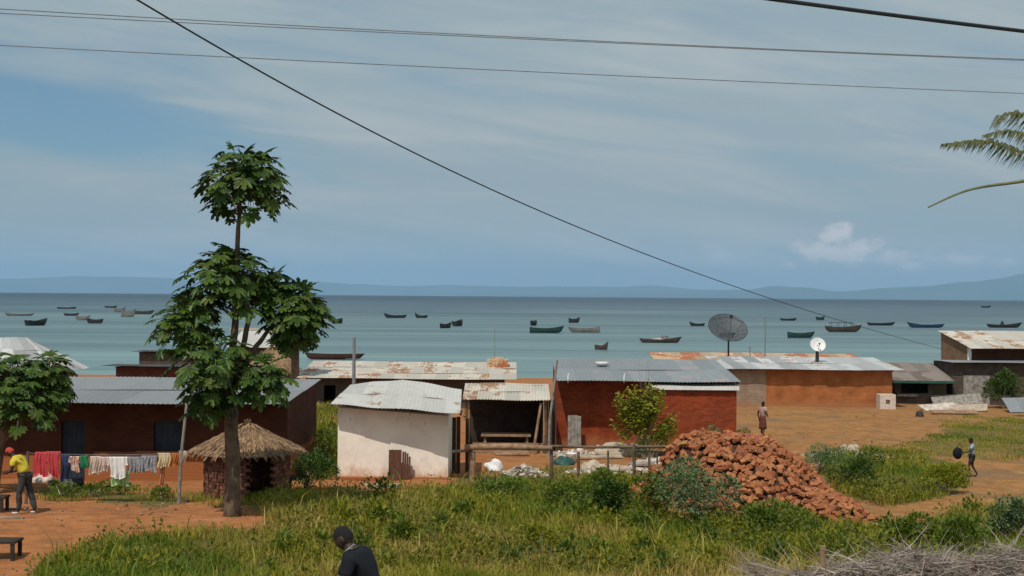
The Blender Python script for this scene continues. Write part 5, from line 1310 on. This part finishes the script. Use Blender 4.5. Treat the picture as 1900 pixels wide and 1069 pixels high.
# ------------------------------------------------------------------ people
def skinned(verts,edges,radii,sub=2):
    me=bpy.data.meshes.new('tmp'); me.from_pydata([tuple(v) for v in verts],edges,[]); ob=bpy.data.objects.new('tmp',me); C.objects.link(ob)
    md=ob.modifiers.new('s','SKIN'); md.use_smooth_shade=True
    for i,r in enumerate(radii):
        sv=me.skin_vertices[0].data[i]; sv.radius=(r if not hasattr(r,'__len__') else r[0],r if not hasattr(r,'__len__') else r[1]); sv.use_root=(i==0)
    ss=ob.modifiers.new('u','SUBSURF'); ss.levels=sub; ss.render_levels=sub
    dg=bpy.context.evaluated_depsgraph_get(); dg.update(); ev=ob.evaluated_get(dg); m2=bpy.data.meshes.new_from_object(ev)
    out=([tuple(v.co) for v in m2.vertices],[tuple(p.vertices) for p in m2.polygons])
    bpy.data.objects.remove(ob); bpy.data.meshes.remove(me); bpy.data.meshes.remove(m2); return out
def person(label,pos,rz,h,J,shirt,pants,hairmat=None,cap=None,shorts=False,skirt=False,collar=False,shoes=None,long=False,hs=1.0):
    s=h/1.72; root=thing('person',label,'person',pos,rz)
    D=dict(pelvis=(0,0,.95),spine=(0,0,1.10),chest=(0,.01,1.30),neck0=(0,0,1.44),neck=(0,.02,1.52),head=(0,.04,1.62))
    for sd_,k in ((-1,'l'),(1,'r')):
        D.update({k+'sh':(sd_*.17,0,1.40),k+'el':(sd_*.22,-.02,1.13),k+'wr':(sd_*.23,.06,.89),k+'pa':(sd_*.23,.08,.82),k+'hi':(sd_*.095,0,.90),k+'kn':(sd_*.10,.02,.50),k+'an':(sd_*.10,-.03,.09),k+'to':(sd_*.115,.14,.035)})
    D.update(J); D={k:Vector(v)*s for k,v in D.items()}
    names=['pelvis','spine','chest','neck0','neck','head','lsh','lel','lwr','lpa','rsh','rel','rwr','rpa','lhi','lkn','lan','lto','rhi','rkn','ran','rto']
    ix={n:i for i,n in enumerate(names)}
    E=[('pelvis','spine'),('spine','chest'),('chest','neck0'),('neck0','neck'),('neck','head'),('chest','lsh'),('lsh','lel'),('lel','lwr'),('lwr','lpa'),('chest','rsh'),('rsh','rel'),('rel','rwr'),('rwr','rpa'),('pelvis','lhi'),('lhi','lkn'),('lkn','lan'),('lan','lto'),('pelvis','rhi'),('rhi','rkn'),('rkn','ran'),('ran','rto')]
    rad=dict(pelvis=.115,spine=.105,chest=.12,neck0=.075,neck=.058,head=.062,sh=.058,el=.042,wr=.028,pa=.03,hi=.085,kn=.055,an=.038,to=.035)
    rv=[s*rad[n if n in rad else n[1:]] for n in names]
    V,Fc=skinned([D[n] for n in names],[(ix[a],ix[b]) for a,b in E],rv)
    mb=MB(); mb.add(V,Fc)
    # head with chin, nose, ears, eyes
    hd=D['head']; up=(hd-D['neck']).normalized(); fw=Vector(J.get('face',(0,1,-.1))); fw=(fw-up*fw.dot(up)).normalized(); rt=fw.cross(up)
    bm=bmesh.new(); bmesh.ops.create_icosphere(bm,subdivisions=3,radius=1)
    hv=[]
    for v in bm.verts:
        x,y,z=v.co; w=.076*(1-.22*max(0,-z)**1.5); dpt=.094; yy=y*dpt
        if z<0: yy+=.012*(-z)*(1 if y>0 else .3); 
        if y>.8 and abs(x)<.28 and -.35<z<.15: yy+=.022*(1-abs(x)/.28)*(1-abs(z+.15)/.3 if abs(z+.15)<.3 else 0)
        if y>.6 and .05<z<.3 and abs(abs(x)-.38)<.2: yy-=.008
        hv.append(hd+(rt*(x*w)+fw*yy+up*(z*.118))*s)
    mb.add(hv,[tuple(q.index for q in f.verts) for f in bm.faces])
    for sd_ in (-1,1): mb.add([hd+(rt*(sd_*.078+x*.012)+fw*(y*.022-.005)+up*(z*.034-.01))*s for x,y,z in [v.co for v in bm.verts]],[tuple(q.index for q in f.verts) for f in bm.faces])
    # hands: five fingers each
    for k,sd_ in (('l',-1),('r',1)):
        w_,p_=D[k+'wr'],D[k+'pa']; dv=(p_-w_).normalized(); sv=dv.cross(Vector((1,0,0))); sv=sv.normalized() if sv.length>.1 else Vector((0,1,0)); nv=dv.cross(sv)
        for f in range(4):
            L_=(.072,.08,.075,.058)[f]*s; b=p_+sv*((f-1.5)*-.019*s); a,c2,e=b,b+(dv*.55+nv*(-sd_)*.1)*L_,b+(dv*.9+nv*(-sd_)*.35)*L_
            mb.tube([a-dv*.02*s,a,c2,e],[.009*s,.009*s,.008*s,.006*s],6)
        b=p_-dv*.03*s+sv*.028*s; mb.tube([b-sv*.012*s,b+(dv*.5+sv*.6)*.03*s,b+(dv*.85+sv*.5)*.06*s],[.010*s,.0095*s,.007*s],6)
    bo=mb.build('body',M['skin'],root,smooth=True)
    def cl(name,ns,ed,rr,mat):
        i2={n:i for i,n in enumerate(ns)}; v,f=skinned([D[n] for n in ns],[(i2[a],i2[b]) for a,b in ed],[q*s for q in rr]); m=MB(); v=[tuple(Vector(q)*(1)+Vector((noise.noise(Vector(q)*9),noise.noise(Vector(q)*9+Vector((5,0,0))),noise.noise(Vector(q)*9+Vector((0,7,0)))))*.022*s) for q in v]; m.add(v,f); return m.build(name,mat,root,smooth=True)
    for k in 'lr': D[k+'um']=D[k+'sh'].lerp(D[k+'el'],.62); D[k+'sk']=D[k+'hi'].lerp(D[k+'kn'],.8)
    D['waist']=D['pelvis'].lerp(D['spine'],.1)
    D['low']=D['pelvis']+(D['pelvis']-D['spine'])*.15
    if long:
        for k,q in (('l','l'),('r','r')): cl('sleeve',[k+'um',k+'el',k+'wr'],[(k+'um',k+'el'),(k+'el',k+'wr')],[.064,.056,.043],shirt)
    cl('shirt',['waist','spine','chest','neck0','lsh','lum','rsh','rum'],[('waist','spine'),('spine','chest'),('chest','neck0'),('chest','lsh'),('lsh','lum'),('chest','rsh'),('rsh','rum')],[.145,.135,.152,.09,.082,.064,.082,.064],shirt)
    if collar:
        c0=D['neck0'].lerp(D['neck'],.45); m=MB(); m.tube([c0-(D['neck']-D['neck0'])*.25,c0+(D['neck']-D['neck0'])*.15],[.070*s,.060*s],12); m.build('collar',collar,root,smooth=True)
    if skirt:
        m=MB(); prof=[]; a=D['pelvis']; kz=(D['lkn'].z+D['rkn'].z)/2; n=18; vs=[]; fs=[]
        for j in range(6):
            t=j/5; z=a.z+.08*s-(a.z+.08*s-kz+.1*s)*t; r=(.145+.06*t)*s
            for i in range(n): b=2*PI*i/n; rr=r*(1+.05*math.sin(5*b)*t); vs.append((a.x+rr*math.cos(b),a.y+rr*.85*math.sin(b),z))
        for j in range(5):
            for i in range(n): fs.append((j*n+i,j*n+(i+1)%n,(j+1)*n+(i+1)%n,(j+1)*n+i))
        fs.append(tuple(range(n-1,-1,-1))); fs.append(tuple(5*n+i for i in range(n))); m.add(vs,fs); m.build('skirt',pants,root,smooth=True)
    elif shorts: cl('shorts',['low','lhi','lsk','rhi','rsk'],[('low','lhi'),('lhi','lsk'),('low','rhi'),('rhi','rsk')],[.13,.105,.092,.105,.092],pants)
    else: cl('trousers',['low','lhi','lkn','lan','rhi','rkn','ran'],[('low','lhi'),('lhi','lkn'),('lkn','lan'),('low','rhi'),('rhi','rkn'),('rkn','ran')],[.13,.105,.082,.068,.105,.082,.068],pants)
    if shoes:
        for k in 'lr':
            m=MB(); a,b=D[k+'an'],D[k+'to']; v,f=skinned([a-Vector((0,0,.04*s)),a.lerp(b,.5)-Vector((0,0,.02*s)),b],[(0,1),(1,2)],[.046*s,.045*s,.038*s],1); m.add(v,f); m.build('shoe',shoes,root,smooth=True)
    m=MB()
    sel=[]
    for (x,y,z) in [v.co for v in bm.verts]:
        k=1.07
        sel.append(hd+(rt*(x*.076*k)+fw*(y*.094*k-.006)+up*(z*.118*k+.002))*s)
    fs=[]
    for f in bm.faces:
        c=f.calc_center_median()
        if c.z>.30 or (c.z>-.35 and c.y<-.15): fs.append(tuple(q.index for q in f.verts))
    m.add(sel,fs)
    if cap:
        m.v=[tuple(hd+(Vector(q)-hd)*1.05) for q in m.v]
        b=hd+up*.045*s+fw*.085*s; vs=[];n=9
        for j,(r0) in enumerate((0,.085)):
            for i in range(n): a=-1.15+2.3*i/(n-1); vs.append(hd+(up*(.048-.012*j)+rt*((.08+.012*j)*math.sin(a))+fw*((.088)*math.cos(a)+r0*max(.3,math.cos(a))))*s)
        for i in range(2*n): vs.append(vs[i]+up*.012*s)
        fq=[]
        for i in range(n-1): fq+= [(i,i+1,n+i+1,n+i),(2*n+i,3*n+i,3*n+i+1,2*n+i+1),(n+i,n+i+1,3*n+i+1,3*n+i)]
        m.add(vs,fq); m.build('cap',cap,root,smooth=True)
    else: m.build('hair',hairmat or M['hair'],root,smooth=True)
    bm.free(); return root
# man in yellow at the washing, head bent
person('man in yellow shirt, red cap and dark trousers bending over his hands in the yard',G(46,31.2),R(82),1.70,
  dict(spine=(0,.05,1.10),chest=(0,.16,1.27),neck0=(0,.26,1.37),neck=(0,.32,1.42),head=(0,.40,1.49),face=(0,.75,-.65),
       lsh=(-.17,.20,1.34),rsh=(.17,.20,1.34),lel=(-.21,.25,1.06),rel=(.21,.24,1.06),lwr=(-.12,.44,1.0),rwr=(.12,.44,.99),lpa=(-.08,.51,1.0),rpa=(.08,.51,1.0),
       lkn=(-.10,.10,.50),lan=(-.10,.10,.09),lto=(-.11,.27,.035),rkn=(.11,-.08,.50),ran=(.11,-.22,.09),rto=(.12,-.06,.035)),M['yellow'],M['trouser'],cap=M['redcap'],shoes=M['paint_white'])
# man in navy, lower middle, walking left
pn=P(694,1120,13.4); 
person('man in navy jacket with pale collar walking left at the bottom edge of the field',(pn.x+.0,13.4,gz(pn.x,13.4)-.02),R(72),1.80,
  dict(spine=(0,.06,1.12),chest=(0,.17,1.30),neck0=(0,.25,1.44),neck=(0,.285,1.475),head=(0,.335,1.55),face=(-.15,.9,-.35),
       lsh=(-.18,.19,1.37),rsh=(.18,.19,1.37),lel=(-.24,.24,1.10),rel=(.23,.12,1.10),lwr=(-.22,.42,.95),rwr=(.24,.14,.86),lpa=(-.21,.48,.90),rpa=(.24,.17,.79),
       lkn=(-.10,.20,.52),lan=(-.10,.12,.10),lto=(-.11,.28,.045),rkn=(.10,-.04,.50),ran=(.10,-.32,.13),rto=(.11,-.18,.04)),M['navy'],M['navy'],collar=M['c_grey'],long=True)
person('person in faded pink top and maroon skirt walking behind the brick pile',G(1415,58),R(-40),1.58,
  dict(lel=(-.26,-.02,1.14),rel=(.25,-.08,1.15),rwr=(.20,.12,1.02),rpa=(.17,.19,1.02),lkn=(-.10,.10,.52),lan=(-.1,.05,.09),lto=(-.11,.22,.035),rkn=(.1,-.02,.5),ran=(.1,-.16,.1),rto=(.11,-.02,.04)),M['pinkcloth'],M['maroon'],skirt=True)
pb=G(1803,43)
person('child in pale blue shirt and dark shorts walking on the path at right',pb,R(75),1.30,
  dict(lel=(-.26,.10,1.18),lwr=(-.22,.34,1.10),lpa=(-.20,.41,1.08),rel=(.24,-.06,1.13),rwr=(.25,-.02,.89),rpa=(.25,0,.82),lkn=(-.09,.12,.52),lan=(-.09,.08,.10),lto=(-.1,.25,.04),rkn=(.09,-.03,.5),ran=(.1,-.24,.14),rto=(.11,-.12,.04)),M['bluecloth'],M['darkcloth'],shorts=True)
mb=MB(); q=P(1778,840,43); bmx=bmesh.new(); bmesh.ops.create_icosphere(bmx,subdivisions=3,radius=1)
mb.add([(q.x+v.co.x*.16*(1+.2*noise.noise(v.co*2)),q.y+.05+v.co.y*.09,q.z+v.co.z*.20*(1-.15*v.co.z)) for v in bmx.verts],[tuple(a.index for a in f.verts) for f in bmx.faces]); bmx.free()
mb.tube([(q.x-.05,q.y+.05,q.z+.15),(q.x+.08,q.y+.05,q.z+.33),(q.x+.13,q.y+.05,q.z+.15)],.012,5)
solid(mb,'bag',M['navy'],'black bag carried before the child on the path','bag',smooth=True)
